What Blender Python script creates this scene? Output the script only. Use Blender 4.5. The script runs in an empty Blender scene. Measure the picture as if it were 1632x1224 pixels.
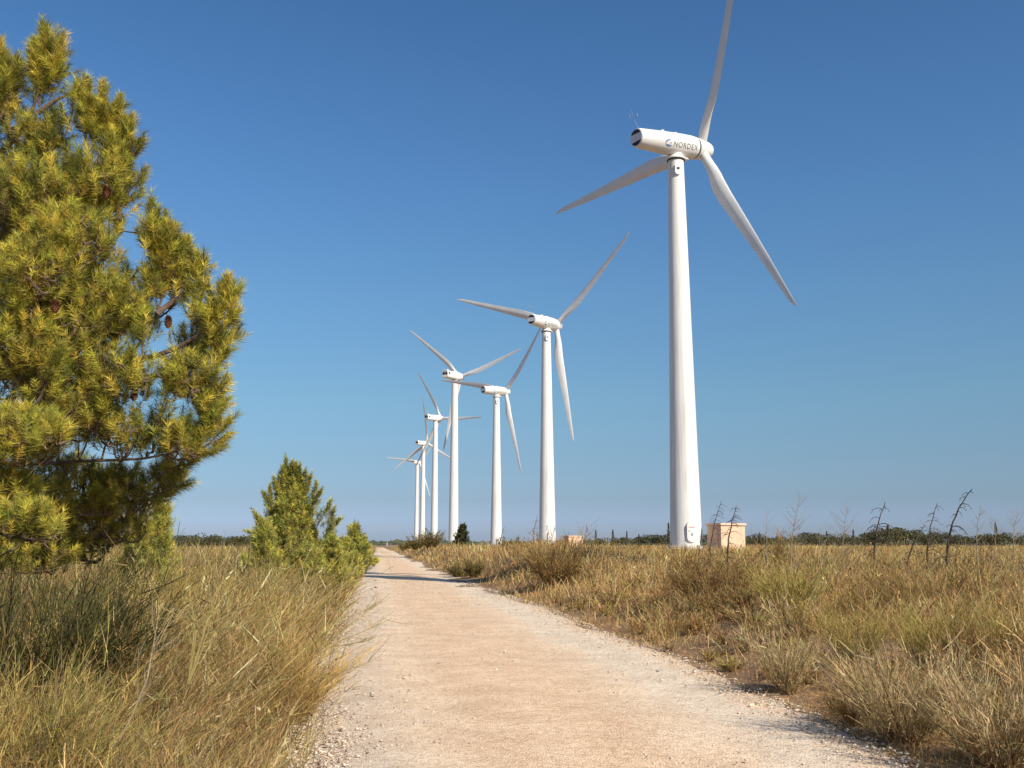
import bpy, bmesh, math, random
import numpy as np
from mathutils import Vector, Matrix, Euler
R = math.radians
rng = np.random.default_rng(7)
random.seed(7)
sc = bpy.context.scene
COL = sc.collection

# ------------------------------------------------------------------ camera
CAM_Z = 1.6
PITCH = math.atan(256 / 1600)
cam_d = bpy.data.cameras.new('camera'); cam = bpy.data.objects.new('camera', cam_d); COL.objects.link(cam)
cam_d.sensor_width = 36.0; cam_d.lens = 36.0 * 1600 / 1632
cam_d.clip_start = 0.05; cam_d.clip_end = 9000
cam.location = (0, 0, CAM_Z); cam.rotation_euler = (R(90) + PITCH, 0, 0)
sc.camera = cam

# ------------------------------------------------------------------ sky + sun
SUN_EL = R(36); SUN_AZ = R(137)            # azimuth clockwise from +Y
w = bpy.data.worlds.new("World"); sc.world = w; w.use_nodes = True
nt = w.node_tree; bg = nt.nodes['Background']
sky = nt.nodes.new('ShaderNodeTexSky'); sky.sky_type = 'NISHITA'; sky.sun_disc = False
sky.sun_elevation = SUN_EL; sky.sun_rotation = SUN_AZ
sky.altitude = 200; sky.air_density = 1.0; sky.dust_density = 0.6; sky.ozone_density = 2.2
hs = nt.nodes.new('ShaderNodeHueSaturation'); hs.inputs['Saturation'].default_value = 1.12; hs.inputs['Hue'].default_value = 0.5
# the photographed air is clearer and bluer than the model sky near the horizon
tcw = nt.nodes.new('ShaderNodeTexCoord'); sep = nt.nodes.new('ShaderNodeSeparateXYZ'); nt.links.new(tcw.outputs['Generated'], sep.inputs[0])
cr = nt.nodes.new('ShaderNodeValToRGB'); ce = cr.color_ramp.elements
SKY = [(0.024, (0.468, 0.588, 1.014)), (0.0436, (0.432, 0.523, 0.77)), (0.083, (0.493, 0.586, 0.721)), (0.1422, (0.605, 0.728, 0.772)), (0.2398, (0.689, 0.854, 0.911)), (0.3334, (0.694, 0.897, 1.011)), (0.4208, (0.67, 0.887, 1.025)), (0.4927, (0.616, 0.861, 1.007)), (0.65, (0.75, 0.85, 1.0))]
while len(ce) < len(SKY): ce.new(.5)
for q, (p, c) in zip(ce, SKY): q.position = p; q.color = (*c, 1)
nt.links.new(sep.outputs['Z'], cr.inputs[0])
mw = nt.nodes.new('ShaderNodeMix'); mw.data_type = 'RGBA'; mw.blend_type = 'MULTIPLY'; mw.inputs[0].default_value = 1
nt.links.new(sky.outputs[0], hs.inputs['Color']); nt.links.new(hs.outputs[0], mw.inputs[6]); nt.links.new(cr.outputs[0], mw.inputs[7]); nt.links.new(mw.outputs[2], bg.inputs['Color'])
bg.inputs['Strength'].default_value = 0.10
sl = bpy.data.lights.new('sun', 'SUN'); sl.energy = 4.6; sl.angle = R(0.5); sl.color = (1.0, 0.91, 0.78)
so = bpy.data.objects.new('sun', sl); COL.objects.link(so)
sd = Vector((math.sin(SUN_AZ) * math.cos(SUN_EL), math.cos(SUN_AZ) * math.cos(SUN_EL), math.sin(SUN_EL)))
so.rotation_euler = sd.to_track_quat('Z', 'Y').to_euler()
sc.view_settings.view_transform = 'Standard'; sc.view_settings.look = 'None'
sc.view_settings.exposure = 0.3; sc.view_settings.gamma = 1.0
sc.cycles.max_bounces = 5; sc.cycles.diffuse_bounces = 2; sc.cycles.glossy_bounces = 2
sc.cycles.transmission_bounces = 2; sc.cycles.transparent_max_bounces = 4

# ------------------------------------------------------------------ helpers
def at(px, py, Y):
    """world point seen at photo pixel (px,py) standing Y metres ahead"""
    a = (px - 816) / 1600; b = (612 - py) / 1600
    d = Vector((a, math.cos(PITCH) - b * math.sin(PITCH), math.sin(PITCH) + b * math.cos(PITCH)))
    return Vector((0, 0, CAM_Z)) + d * (Y / d.y)

def tag(o, label=None, cat=None, group=None, kind=None):
    if label: o['label'] = label
    if cat: o['category'] = cat
    if group: o['group'] = group
    if kind: o['kind'] = kind
    return o

def empty(name, loc, rz=0.0):
    o = bpy.data.objects.new(name, None); COL.objects.link(o); o.location = loc; o.rotation_euler = (0, 0, rz)
    o.empty_display_size = 0.3
    return o

def link(name, me, parent=None, mat=None):
    if mat is not None:
        me.materials.clear(); me.materials.append(mat)
    o = bpy.data.objects.new(name, me); COL.objects.link(o)
    if parent is not None: o.parent = parent
    return o

def from_bm(name, bm, mat, parent=None, smooth=True):
    bmesh.ops.recalc_face_normals(bm, faces=bm.faces)
    me = bpy.data.meshes.new(name); bm.to_mesh(me); bm.free()
    if smooth:
        for p in me.polygons: p.use_smooth = True
        me.set_sharp_from_angle(angle=R(38))
    return link(name, me, parent, mat)

def np_mesh(name, V, F, mat, parent=None, tint=None, smooth=False):
    """V (n,3); F (m,k) all the same k"""
    me = bpy.data.meshes.new(name)
    V = np.asarray(V, np.float32); F = np.asarray(F, np.int32)
    m, k = F.shape
    me.vertices.add(len(V)); me.vertices.foreach_set('co', V.ravel())
    me.loops.add(m * k); me.loops.foreach_set('vertex_index', F.ravel())
    me.polygons.add(m); me.polygons.foreach_set('loop_start', np.arange(0, m * k, k, dtype=np.int32))
    me.polygons.foreach_set('loop_total', np.full(m, k, np.int32))
    if smooth: me.polygons.foreach_set('use_smooth', np.ones(m, bool))
    if tint is not None:
        at_ = me.attributes.new('tint', 'FLOAT_COLOR', 'POINT')
        c = np.ones((len(V), 4), np.float32); c[:, :3] = tint
        at_.data.foreach_set('color', c.ravel())
    me.update(calc_edges=True)
    return link(name, me, parent, mat)

def tube(bm, pts, radii, seg=8, cap=True):
    rings = []
    pts = [Vector(p) for p in pts]
    ref = None
    for i, p in enumerate(pts):
        t = (pts[min(i + 1, len(pts) - 1)] - pts[max(i - 1, 0)]).normalized()
        if ref is None:
            ref = Vector((0, 0, 1)) if abs(t.z) < .9 else Vector((1, 0, 0))
        a = t.cross(ref).normalized(); b = t.cross(a).normalized(); ref = -b if False else ref
        rings.append([bm.verts.new(p + (a * math.cos(2 * math.pi * k / seg) + b * math.sin(2 * math.pi * k / seg)) * radii[i]) for k in range(seg)])
    for r0, r1 in zip(rings, rings[1:]):
        for k in range(seg):
            bm.faces.new((r0[k], r0[(k + 1) % seg], r1[(k + 1) % seg], r1[k]))
    if cap:
        bm.faces.new(rings[0][::-1]); bm.faces.new(rings[-1])

def box(bm, c, s, rz=0, bevel=0.0):
    m = Matrix.Translation(c) @ Matrix.Rotation(rz, 4, 'Z') @ Matrix.Diagonal((s[0], s[1], s[2], 1))
    r = bmesh.ops.create_cube(bm, size=1, matrix=m)
    if bevel:
        ed = list({e for v in r['verts'] for e in v.link_edges})
        bmesh.ops.bevel(bm, geom=ed, offset=bevel, segments=2, affect='EDGES')

def lathe(bm, prof, axis='Z', seg=48, caps=(True, True)):
    """prof: list of (t, r)"""
    rings = []
    for t, r in prof:
        ring = []
        for k in range(seg):
            a = 2 * math.pi * k / seg
            if axis == 'Z': co = (r * math.cos(a), r * math.sin(a), t)
            else: co = (t, r * math.cos(a), r * math.sin(a))
            ring.append(bm.verts.new(co))
        rings.append(ring)
    for r0, r1 in zip(rings, rings[1:]):
        for k in range(seg):
            bm.faces.new((r0[k], r0[(k + 1) % seg], r1[(k + 1) % seg], r1[k]))
    if caps[0]: bm.faces.new(rings[0][::-1])
    if caps[1]: bm.faces.new(rings[-1])

def vnoise(x, y, s, seed=0):
    """value noise 0..1"""
    x = np.asarray(x, float) / s; y = np.asarray(y, float) / s
    xi = np.floor(x).astype(np.int64); yi = np.floor(y).astype(np.int64)
    fx = x - xi; fy = y - yi; fx = fx * fx * (3 - 2 * fx); fy = fy * fy * (3 - 2 * fy)
    def h(a, b):
        n = (a * 374761393 + b * 668265263 + seed * 974711) & 0x7fffffff
        n = ((n ^ (n >> 13)) * 1274126177) & 0x7fffffff
        return ((n ^ (n >> 16)) & 0xffff) / 65535.0
    return (h(xi, yi) * (1 - fx) + h(xi + 1, yi) * fx) * (1 - fy) + (h(xi, yi + 1) * (1 - fx) + h(xi + 1, yi + 1) * fx) * fy

def sstep(a, b, x):
    t = np.clip((x - a) / (b - a), 0, 1); return t * t * (3 - 2 * t)

# ------------------------------------------------------------------ terrain shape
HALF = 2.55
MOUNDS = [(16.8, 98, 1.02), (20.6, 97, .92), (6.4, 183, 1.25), (-4.0, 262, .62)]
def road_x(y): return 1.72 - 0.1325 * np.asarray(y, float)
def road_half(y):
    y = np.asarray(y, float)
    return HALF + 0.22 * (vnoise(y, y * 0 + 3, 3.1, 5) - .5) - 0.42 * sstep(15, 5, y)
def road_z(y):
    y = np.asarray(y, float)
    return 0.10 * sstep(30, 50, y) * np.sin((y - 40) / 7.5) * sstep(240, 120, y) - .35 * sstep(230, 330, y)
def ground_z(x, y):
    x = np.asarray(x, float); y = np.asarray(y, float)
    u = x - road_x(y)
    z = road_z(y) * sstep(14, 3, abs(u))
    rt = 0.40 * sstep(2.7, 5.2, u) + 0.08 * sstep(6, 16, u)
    lf = 0.22 * sstep(2.6, 4.0, -u) + 0.18 * sstep(4, 12, -u)
    rt = rt + .75 * np.exp(-((u - 6.3) / 2.4) ** 2) * sstep(27, 42, y) * sstep(260, 150, y)
    z = z + np.where(u > 0, rt, lf)
    off = sstep(2.9, 5.5, abs(u))
    z = z + off * (0.22 * (vnoise(x, y, 2.3, 1) - .5) + 0.10 * (vnoise(x, y, .7, 2) - .5) + .3 * (vnoise(x, y, 17, 4) - .5))
    for mx_, my_, mz_ in MOUNDS:                       # low earth pads the turbines stand on
        k = sstep(17, 6, np.hypot(x - mx_, y - my_)) * sstep(4, 9, abs(u)); z = z * (1 - k) + mz_ * k
    z = z - 0.03 * sstep(2.9, 2.3, abs(u))            # bed of the track
    return z
def gz(x, y): return float(ground_z(x, y))

# ------------------------------------------------------------------ materials
def mat(name):
    m = bpy.data.materials.new(name); m.use_nodes = True
    return m, m.node_tree, m.node_tree.nodes['Principled BSDF']

def noisy(name, c1, c2, scale=5, rough=.8, bump=.0, detail=4, spec=.3, bscale=None, dist=.02):
    m, t, b = mat(name)
    tc = t.nodes.new('ShaderNodeTexCoord'); n = t.nodes.new('ShaderNodeTexNoise'); n.inputs['Scale'].default_value = scale; n.inputs['Detail'].default_value = detail
    t.links.new(tc.outputs['Object'], n.inputs['Vector'])
    r = t.nodes.new('ShaderNodeValToRGB'); r.color_ramp.elements[0].color = (*c1, 1); r.color_ramp.elements[1].color = (*c2, 1)
    r.color_ramp.elements[0].position = .3; r.color_ramp.elements[1].position = .7
    t.links.new(n.outputs['Fac'], r.inputs['Fac']); t.links.new(r.outputs['Color'], b.inputs['Base Color'])
    b.inputs['Roughness'].default_value = rough; b.inputs['Specular IOR Level'].default_value = spec
    if bump:
        n2 = t.nodes.new('ShaderNodeTexNoise'); n2.inputs['Scale'].default_value = bscale or scale * 6; n2.inputs['Detail'].default_value = 6
        t.links.new(tc.outputs['Object'], n2.inputs['Vector'])
        bp = t.nodes.new('ShaderNodeBump'); bp.inputs['Strength'].default_value = bump; bp.inputs['Distance'].default_value = dist
        t.links.new(n2.outputs['Fac'], bp.inputs['Height']); t.links.new(bp.outputs[0], b.inputs['Normal'])
    return m

def leafy(name, trans=.35, rough=.6):
    """plant material coloured per blade from the 'tint' attribute"""
    m, t, b = mat(name)
    a = t.nodes.new('ShaderNodeAttribute'); a.attribute_name = 'tint'
    t.links.new(a.outputs['Color'], b.inputs['Base Color'])
    b.inputs['Roughness'].default_value = rough; b.inputs['Specular IOR Level'].default_value = .15
    tr = t.nodes.new('ShaderNodeBsdfTranslucent'); t.links.new(a.outputs['Color'], tr.inputs['Color'])
    mx = t.nodes.new('ShaderNodeMixShader'); mx.inputs[0].default_value = trans
    out = t.nodes['Material Output']
    t.links.new(b.outputs[0], mx.inputs[1]); t.links.new(tr.outputs[0], mx.inputs[2]); t.links.new(mx.outputs[0], out.inputs['Surface'])
    return m

M_WHITE = noisy('white_coated_steel', (.70, .69, .65), (.80, .79, .76), scale=.35, rough=.42, spec=.4)
def streaked():
    m, t, b = mat('painted_steel_tube'); L = t.links.new
    tc = t.nodes.new('ShaderNodeTexCoord'); mp = t.nodes.new('ShaderNodeMapping'); mp.inputs['Scale'].default_value = (3.0, 3.0, .12); L(tc.outputs['Object'], mp.inputs['Vector'])
    n = t.nodes.new('ShaderNodeTexNoise'); n.inputs['Scale'].default_value = 1.4; n.inputs['Detail'].default_value = 7; L(mp.outputs[0], n.inputs['Vector'])
    r = t.nodes.new('ShaderNodeValToRGB'); e = r.color_ramp.elements; e[0].position = .28; e[0].color = (.60, .58, .53, 1); e[1].position = .56; e[1].color = (.79, .775, .735, 1)
    L(n.outputs['Fac'], r.inputs['Fac']); L(r.outputs[0], b.inputs['Base Color']); b.inputs['Roughness'].default_value = .45; b.inputs['Specular IOR Level'].default_value = .35
    return m
M_TOWER = streaked()
M_BLADE = noisy('blade_composite', (.66, .655, .63), (.74, .735, .71), scale=.5, rough=.38, spec=.45)
M_DARK = noisy('dark_opening', (.02, .02, .03), (.035, .035, .045), scale=3, rough=.6)
M_GREY = noisy('grey_grille', (.30, .31, .34), (.38, .39, .42), scale=3, rough=.55)
M_PALEGREY = noisy('pale_grille', (.55, .57, .62), (.66, .68, .72), scale=3, rough=.55)
M_BLUE = noisy('blue_lettering', (.10, .20, .42), (.15, .27, .48), scale=4, rough=.5)
M_INK = noisy('dark_lettering', (.17, .19, .18), (.25, .27, .25), scale=4, rough=.5)
M_RED = noisy('red_sticker', (.5, .06, .04), (.55, .08, .05), scale=4, rough=.5)
M_HUT = noisy('peach_render', (.66, .44, .30), (.76, .53, .37), scale=1.5, rough=.9, bump=.3, bscale=25)
M_ROOF = noisy('pale_concrete_roof', (.66, .48, .35), (.74, .55, .42), scale=2, rough=.9)
M_CONC = noisy('concrete', (.42, .36, .30), (.55, .48, .40), scale=2, rough=.95, bump=.3)
M_BARK = noisy('bark', (.10, .065, .045), (.20, .14, .10), scale=9, rough=.95, bump=.6, bscale=60)
M_TWIG = noisy('dead_wood', (.035, .022, .016), (.13, .095, .07), scale=7, rough=.95)
M_TWIGPALE = noisy('bleached_stems', (.26, .20, .13), (.38, .30, .20), scale=7, rough=.95)
M_CONE = noisy('cone_scales', (.10, .035, .015), (.24, .10, .05), scale=14, rough=.8, bump=.6, bscale=50)
M_NEEDLE = leafy('pine_needles', .20)
M_GRASS = leafy('grass_blades', .35)
M_BROOM = leafy('shrub_twigs', .2)
M_LEAF = leafy('leaf_clumps', .2)
M_STONE = noisy('limestone_chips', (.55, .42, .31), (.80, .70, .58), scale=40, rough=.95)

def ground_mat():
    m, t, b = mat('dry_soil'); L = t.links.new
    g = t.nodes.new('ShaderNodeNewGeometry')
    def noise(s, d=5):
        n = t.nodes.new('ShaderNodeTexNoise'); n.inputs['Scale'].default_value = s; n.inputs['Detail'].default_value = d
        L(g.outputs['Position'], n.inputs['Vector']); return n
    def ramp(src, stops):
        r = t.nodes.new('ShaderNodeValToRGB'); e = r.color_ramp.elements
        while len(e) < len(stops): e.new(.5)
        for q, (p, c) in zip(e, stops): q.position = p; q.color = (*c, 1)
        L(src, r.inputs['Fac']); return r
    a = ramp(noise(.5).outputs['Fac'], [(.3, (.34, .21, .12)), (.5, (.46, .30, .17)), (.7, (.54, .38, .21))])
    c = ramp(noise(22, 7).outputs['Fac'], [(.3, (.35, .32, .28)), (.7, (1, 1, 1))])
    mx = t.nodes.new('ShaderNodeMix'); mx.data_type = 'RGBA'; mx.blend_type = 'MULTIPLY'; mx.inputs[0].default_value = .8
    L(a.outputs[0], mx.inputs[6]); L(c.outputs[0], mx.inputs[7]); L(mx.outputs[2], b.inputs['Base Color'])
    n2 = noise(35, 8); bp = t.nodes.new('ShaderNodeBump'); bp.inputs['Strength'].default_value = .8; bp.inputs['Distance'].default_value = .05
    L(n2.outputs['Fac'], bp.inputs['Height']); L(bp.outputs[0], b.inputs['Normal']); b.inputs['Roughness'].default_value = 1; b.inputs['Specular IOR Level'].default_value = .05
    return m

def road_mat():
    m, t, b = mat('limestone_gravel'); L = t.links.new
    g = t.nodes.new('ShaderNodeNewGeometry')
    def noise(s, d=5, vec=None, rough=.5):
        n = t.nodes.new('ShaderNodeTexNoise'); n.inputs['Scale'].default_value = s; n.inputs['Detail'].default_value = d; n.inputs['Roughness'].default_value = rough
        L(vec or g.outputs['Position'], n.inputs['Vector']); return n
    u = t.nodes.new('ShaderNodeAttribute'); u.attribute_name = 'across'
    # wobble the across coordinate so the wheel-worn strips have soft irregular borders
    nz = noise(.8, 6); sub = t.nodes.new('ShaderNodeMath'); sub.operation = 'MULTIPLY_ADD'; sub.inputs[1].default_value = .16; sub.inputs[2].default_value = -.08
    L(nz.outputs['Fac'], sub.inputs[0]); ad = t.nodes.new('ShaderNodeMath'); ad.operation = 'ADD'; L(sub.outputs[0], ad.inputs[0]); L(u.outputs['Fac'], ad.inputs[1])
    r = t.nodes.new('ShaderNodeValToRGB'); e = r.color_ramp.elements
    TAN = (.85, .635, .43); PALE = (.86, .73, .56); MID = (.86, .68, .485); EDGE = (.76, .63, .49)
    stops = [(0.0, EDGE), (.13, (.74, .62, .48)), (.24, MID), (.34, TAN), (.60, TAN), (.72, MID), (.80, PALE), (.90, PALE), (.97, MID), (1, EDGE)]
    while len(e) < len(stops): e.new(.5)
    for q, (p, c) in zip(e, stops): q.position = p; q.color = (*c, 1)
    L(ad.outputs[0], r.inputs['Fac'])
    def mul(col, fac_node, lo, hi, p0=.35, p1=.65, amt=1):
        rr = t.nodes.new('ShaderNodeValToRGB'); rr.color_ramp.elements[0].color = (*lo, 1); rr.color_ramp.elements[1].color = (*hi, 1)
        rr.color_ramp.elements[0].position = p0; rr.color_ramp.elements[1].position = p1
        L(fac_node, rr.inputs['Fac'])
        mx = t.nodes.new('ShaderNodeMix'); mx.data_type = 'RGBA'; mx.blend_type = 'MULTIPLY'; mx.inputs[0].default_value = amt
        L(col, mx.inputs[6]); L(rr.outputs[0], mx.inputs[7]); return mx.outputs[2]
    c = mul(r.outputs[0], noise(1.7, 5).outputs['Fac'], (.90, .87, .84), (1.05, 1.05, 1.05))
    c = mul(c, noise(9, 6).outputs['Fac'], (.90, .88, .86), (1.04, 1.04, 1.04))
    v = t.nodes.new('ShaderNodeTexVoronoi'); v.inputs['Scale'].default_value = 55; L(g.outputs['Position'], v.inputs['Vector'])
    vv = t.nodes.new('ShaderNodeSeparateColor'); L(v.outputs['Color'], vv.inputs[0])
    c = mul(c, vv.outputs[0], (.72, .68, .64), (1.06, 1.06, 1.06), 0, .55)
    c = mul(c, noise(70, 3).outputs['Fac'], (.80, .77, .74), (1.05, 1.05, 1.05), .3, .6)
    L(c, b.inputs['Base Color']); b.inputs['Roughness'].default_value = 1; b.inputs['Specular IOR Level'].default_value = .05
    bp = t.nodes.new('ShaderNodeBump'); bp.inputs['Strength'].default_value = .55; bp.inputs['Distance'].default_value = .012
    L(v.outputs['Distance'], bp.inputs['Height']); bp.invert = True
    bp2 = t.nodes.new('ShaderNodeBump'); bp2.inputs['Strength'].default_value = .5; bp2.inputs['Distance'].default_value = .03
    L(noise(12, 8, rough=.65).outputs['Fac'], bp2.inputs['Height']); L(bp2.outputs[0], bp.inputs['Normal']); L(bp.outputs[0], b.inputs['Normal'])
    return m

# ------------------------------------------------------------------ ground + track
def grid_mesh(name, X, Y, Z, m, tint=None):
    ny, nx = X.shape
    V = np.stack([X, Y, Z], -1).reshape(-1, 3)
    i = np.arange(ny - 1)[:, None] * nx + np.arange(nx - 1)[None]
    F = np.stack([i, i + 1, i + nx + 1, i + nx], -1).reshape(-1, 4)
    return np_mesh(name, V, F, m, smooth=True)

ys = np.concatenate([np.arange(-40, 0, 2), np.arange(0, 40, .3), np.arange(40, 120, 1), np.arange(120, 500, 5), np.geomspace(500, 7000, 60)])
us = np.concatenate([-np.geomspace(3000, 14, 60), np.arange(-13.6, -3, .35), np.arange(-3, 3.01, .25), np.arange(3.4, 13.6, .35), np.geomspace(14, 3000, 60)])
UU, YY = np.meshgrid(us, ys)
XX = UU + road_x(np.clip(YY, -40, 400))
def gz_abs(X, Y): return ground_z(X, np.clip(Y, -100, 400) if False else Y)
ZZ = ground_z(UU + road_x(YY), YY)
tag(grid_mesh('ground', UU + road_x(YY), YY, ZZ, ground_mat()), kind='structure')

ry = np.concatenate([np.arange(-38, 45, .2), np.arange(45, 150, .7), np.arange(150, 700, 4)])
rt = np.linspace(-1, 1, 25)
T_, RY = np.meshgrid(rt, ry)
edge = road_half(RY) + .14 * (vnoise(RY, T_ > 0, .45, 9) - .5) + .10 * (vnoise(RY, T_ > 0, 1.3, 19) - .5)
RX = road_x(RY) + T_ * edge
RZ = road_z(RY) + .012 * (vnoise(RX, RY, .5, 11) - .5) + .045 * (vnoise(RX, RY, 1.9, 12) - .5) - .035 * np.abs(T_) ** 6 + .012 - .018 * (np.exp(-((T_ - .62) / .15) ** 2) + np.exp(-((T_ + .45) / .15) ** 2))
rd = grid_mesh('gravel_track', RX, RY, RZ, road_mat()); tag(rd, kind='structure')
a_ = rd.data.attributes.new('across', 'FLOAT', 'POINT'); a_.data.foreach_set('value', ((T_ + 1) / 2).astype(np.float32).ravel())

# ------------------------------------------------------------------ turbines
def blade_mesh(Rb=22.6, seg=20):
    rs = [.55, 1.2, 1.9, 2.6, 3.4, 4.3, 5.3, 7, 9, 11.5, 14, 16.5, 18.5, 20.2, 21.4, 22.1, 22.5, 22.62]
    ch = [1.02, 1.02, 1.0, 1.06, 1.25, 1.48, 1.64, 1.60, 1.46, 1.28, 1.07, .88, .74, .62, .50, .36, .2, .05]
    th = [1.02, 1.02, 1.0, .94, .80, .66, .54, .40, .29, .225, .175, .135, .11, .09, .07, .05, .03, .01]
    bm = bmesh.new(); rings = []
    for r, c, tk in zip(rs, ch, th):
        k = min(1, max(0, (r - 2.2) / 3.6))                       # 0 = round root, 1 = aerofoil
        tw = R(16) * (1 - r / 22.6) + R(3)
        ring = []
        for i in range(seg):
            a = 2 * math.pi * i / seg
            cx_, cy_ = math.cos(a), math.sin(a)
            # chord along -Y (trailing edge), thickness along X
            ysec = cx_ * c / 2
            taper = (1 - k * .75 * max(0, cx_)) * (1 - k * .15 * max(0, -cx_))
            xsec = cy_ * tk / 2 * taper
            ysec = ysec + k * (c * .5 - .42 * (1 - .3 * r / 22.6))
            ysec = -ysec
            y2 = ysec * math.cos(tw) - xsec * math.sin(tw); x2 = ysec * math.sin(tw) + xsec * math.cos(tw)
            xb = -.055 * r - .0018 * r * r
            ring.append(bm.verts.new((x2 + xb, y2, r * .997)))
        rings.append(ring)
    for r0, r1 in zip(rings, rings[1:]):
        for i in range(seg): bm.faces.new((r0[i], r0[(i + 1) % seg], r1[(i + 1) % seg], r1[i]))
    bm.faces.new(rings[0][::-1]); bm.faces.new(rings[-1])
    bmesh.ops.recalc_face_normals(bm, faces=bm.faces)
    me = bpy.data.meshes.new('blade'); bm.to_mesh(me); bm.free()
    for p in me.polygons: p.use_smooth = True
    me.set_sharp_from_angle(angle=R(60)); me.materials.append(M_BLADE)
    return me
BLADE = blade_mesh()

def ring_mesh(name, x, r, wdt, m, axis='X'):
    bm = bmesh.new(); lathe(bm, [(x - wdt, r), (x + wdt, r)], axis, 40, (True, True)); bmesh.ops.recalc_face_normals(bm, faces=bm.faces)
    me = bpy.data.meshes.new(name); bm.to_mesh(me); bm.free(); me.materials.append(m)
    for p in me.polygons: p.use_smooth = True
    me.set_sharp_from_angle(angle=R(38))
    return me

NAC_Z = 1.65          # nacelle axis above the tower top flange
def nac_r(x):
    """radius of the round nacelle skin at axial position x (tower axis at 0, hub towards +x)"""
    P = [(-5.15, .92), (-4.9, .98), (-3.5, 1.06), (-1.5, 1.16), (.5, 1.22), (2.0, 1.22), (2.55, 1.16)]
    for (a, ra), (b, rb) in zip(P, P[1:]):
        if x <= b: return ra + (rb - ra) * (x - a) / (b - a)
    return P[-1][1]

def letters():
    cu = bpy.data.curves.new('lettering', 'FONT'); cu.body = 'NORDEX'; cu.size = .78; cu.space_character = 1.12; cu.resolution_u = 3
    o = bpy.data.objects.new('lettering_src', cu); COL.objects.link(o)
    dg = bpy.context.evaluated_depsgraph_get(); me = bpy.data.meshes.new_from_object(o.evaluated_get(dg))
    COL.objects.unlink(o); bpy.data.objects.remove(o)
    bm = bmesh.new(); bm.from_mesh(me)
    bmesh.ops.triangulate(bm, faces=bm.faces)
    for _ in range(2):
        bmesh.ops.subdivide_edges(bm, edges=[e for e in bm.edges if abs(e.verts[0].co.y - e.verts[1].co.y) > .09], cuts=1)
        bmesh.ops.triangulate(bm, faces=bm.faces)
    x0 = min(v.co.x for v in bm.verts); x1 = max(v.co.x for v in bm.verts)
    for v in bm.verts:
        x = -1.1 + (v.co.x - x0) / (x1 - x0) * 3.3
        a = R(-20) + (v.co.y - .27) / 1.22
        r = nac_r(x) + .02
        v.co = Vector((x, -r * math.cos(a), NAC_Z + r * math.sin(a)))
    bm.to_mesh(me); bm.free(); me.name = 'lettering'; me.materials.append(M_INK); return me
def emblem():
    bm = bmesh.new()
    def arc(a0, a1, ro, ri, n=14, cx_=-1.75, cy_=0.0):
        pv = None
        for i in range(n + 1):
            a = R(a0 + (a1 - a0) * i / n); tt = math.sin(math.pi * min(1, max(.04, i / n)))
            q = []
            for rr in (ro, ro - (ro - ri) * max(.15, tt)):
                x = cx_ + rr * 1.35 * math.cos(a); yy = cy_ + rr * math.sin(a)
                an = R(-20) + yy / 1.2; r = nac_r(x) + .02
                q.append(bm.verts.new((x, -r * math.cos(an), NAC_Z + r * math.sin(an))))
            if pv: bm.faces.new((pv[0], q[0], q[1], pv[1]))
            pv = q
    arc(60, 200, .36, .20); arc(200, 330, .36, .16); arc(-5, 30, .22, .06, 6)
    me = bpy.data.meshes.new('emblem'); bm.to_mesh(me); bm.free(); me.materials.append(M_BLUE); return me
LETTERS = letters(); EMBLEM = emblem()

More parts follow.
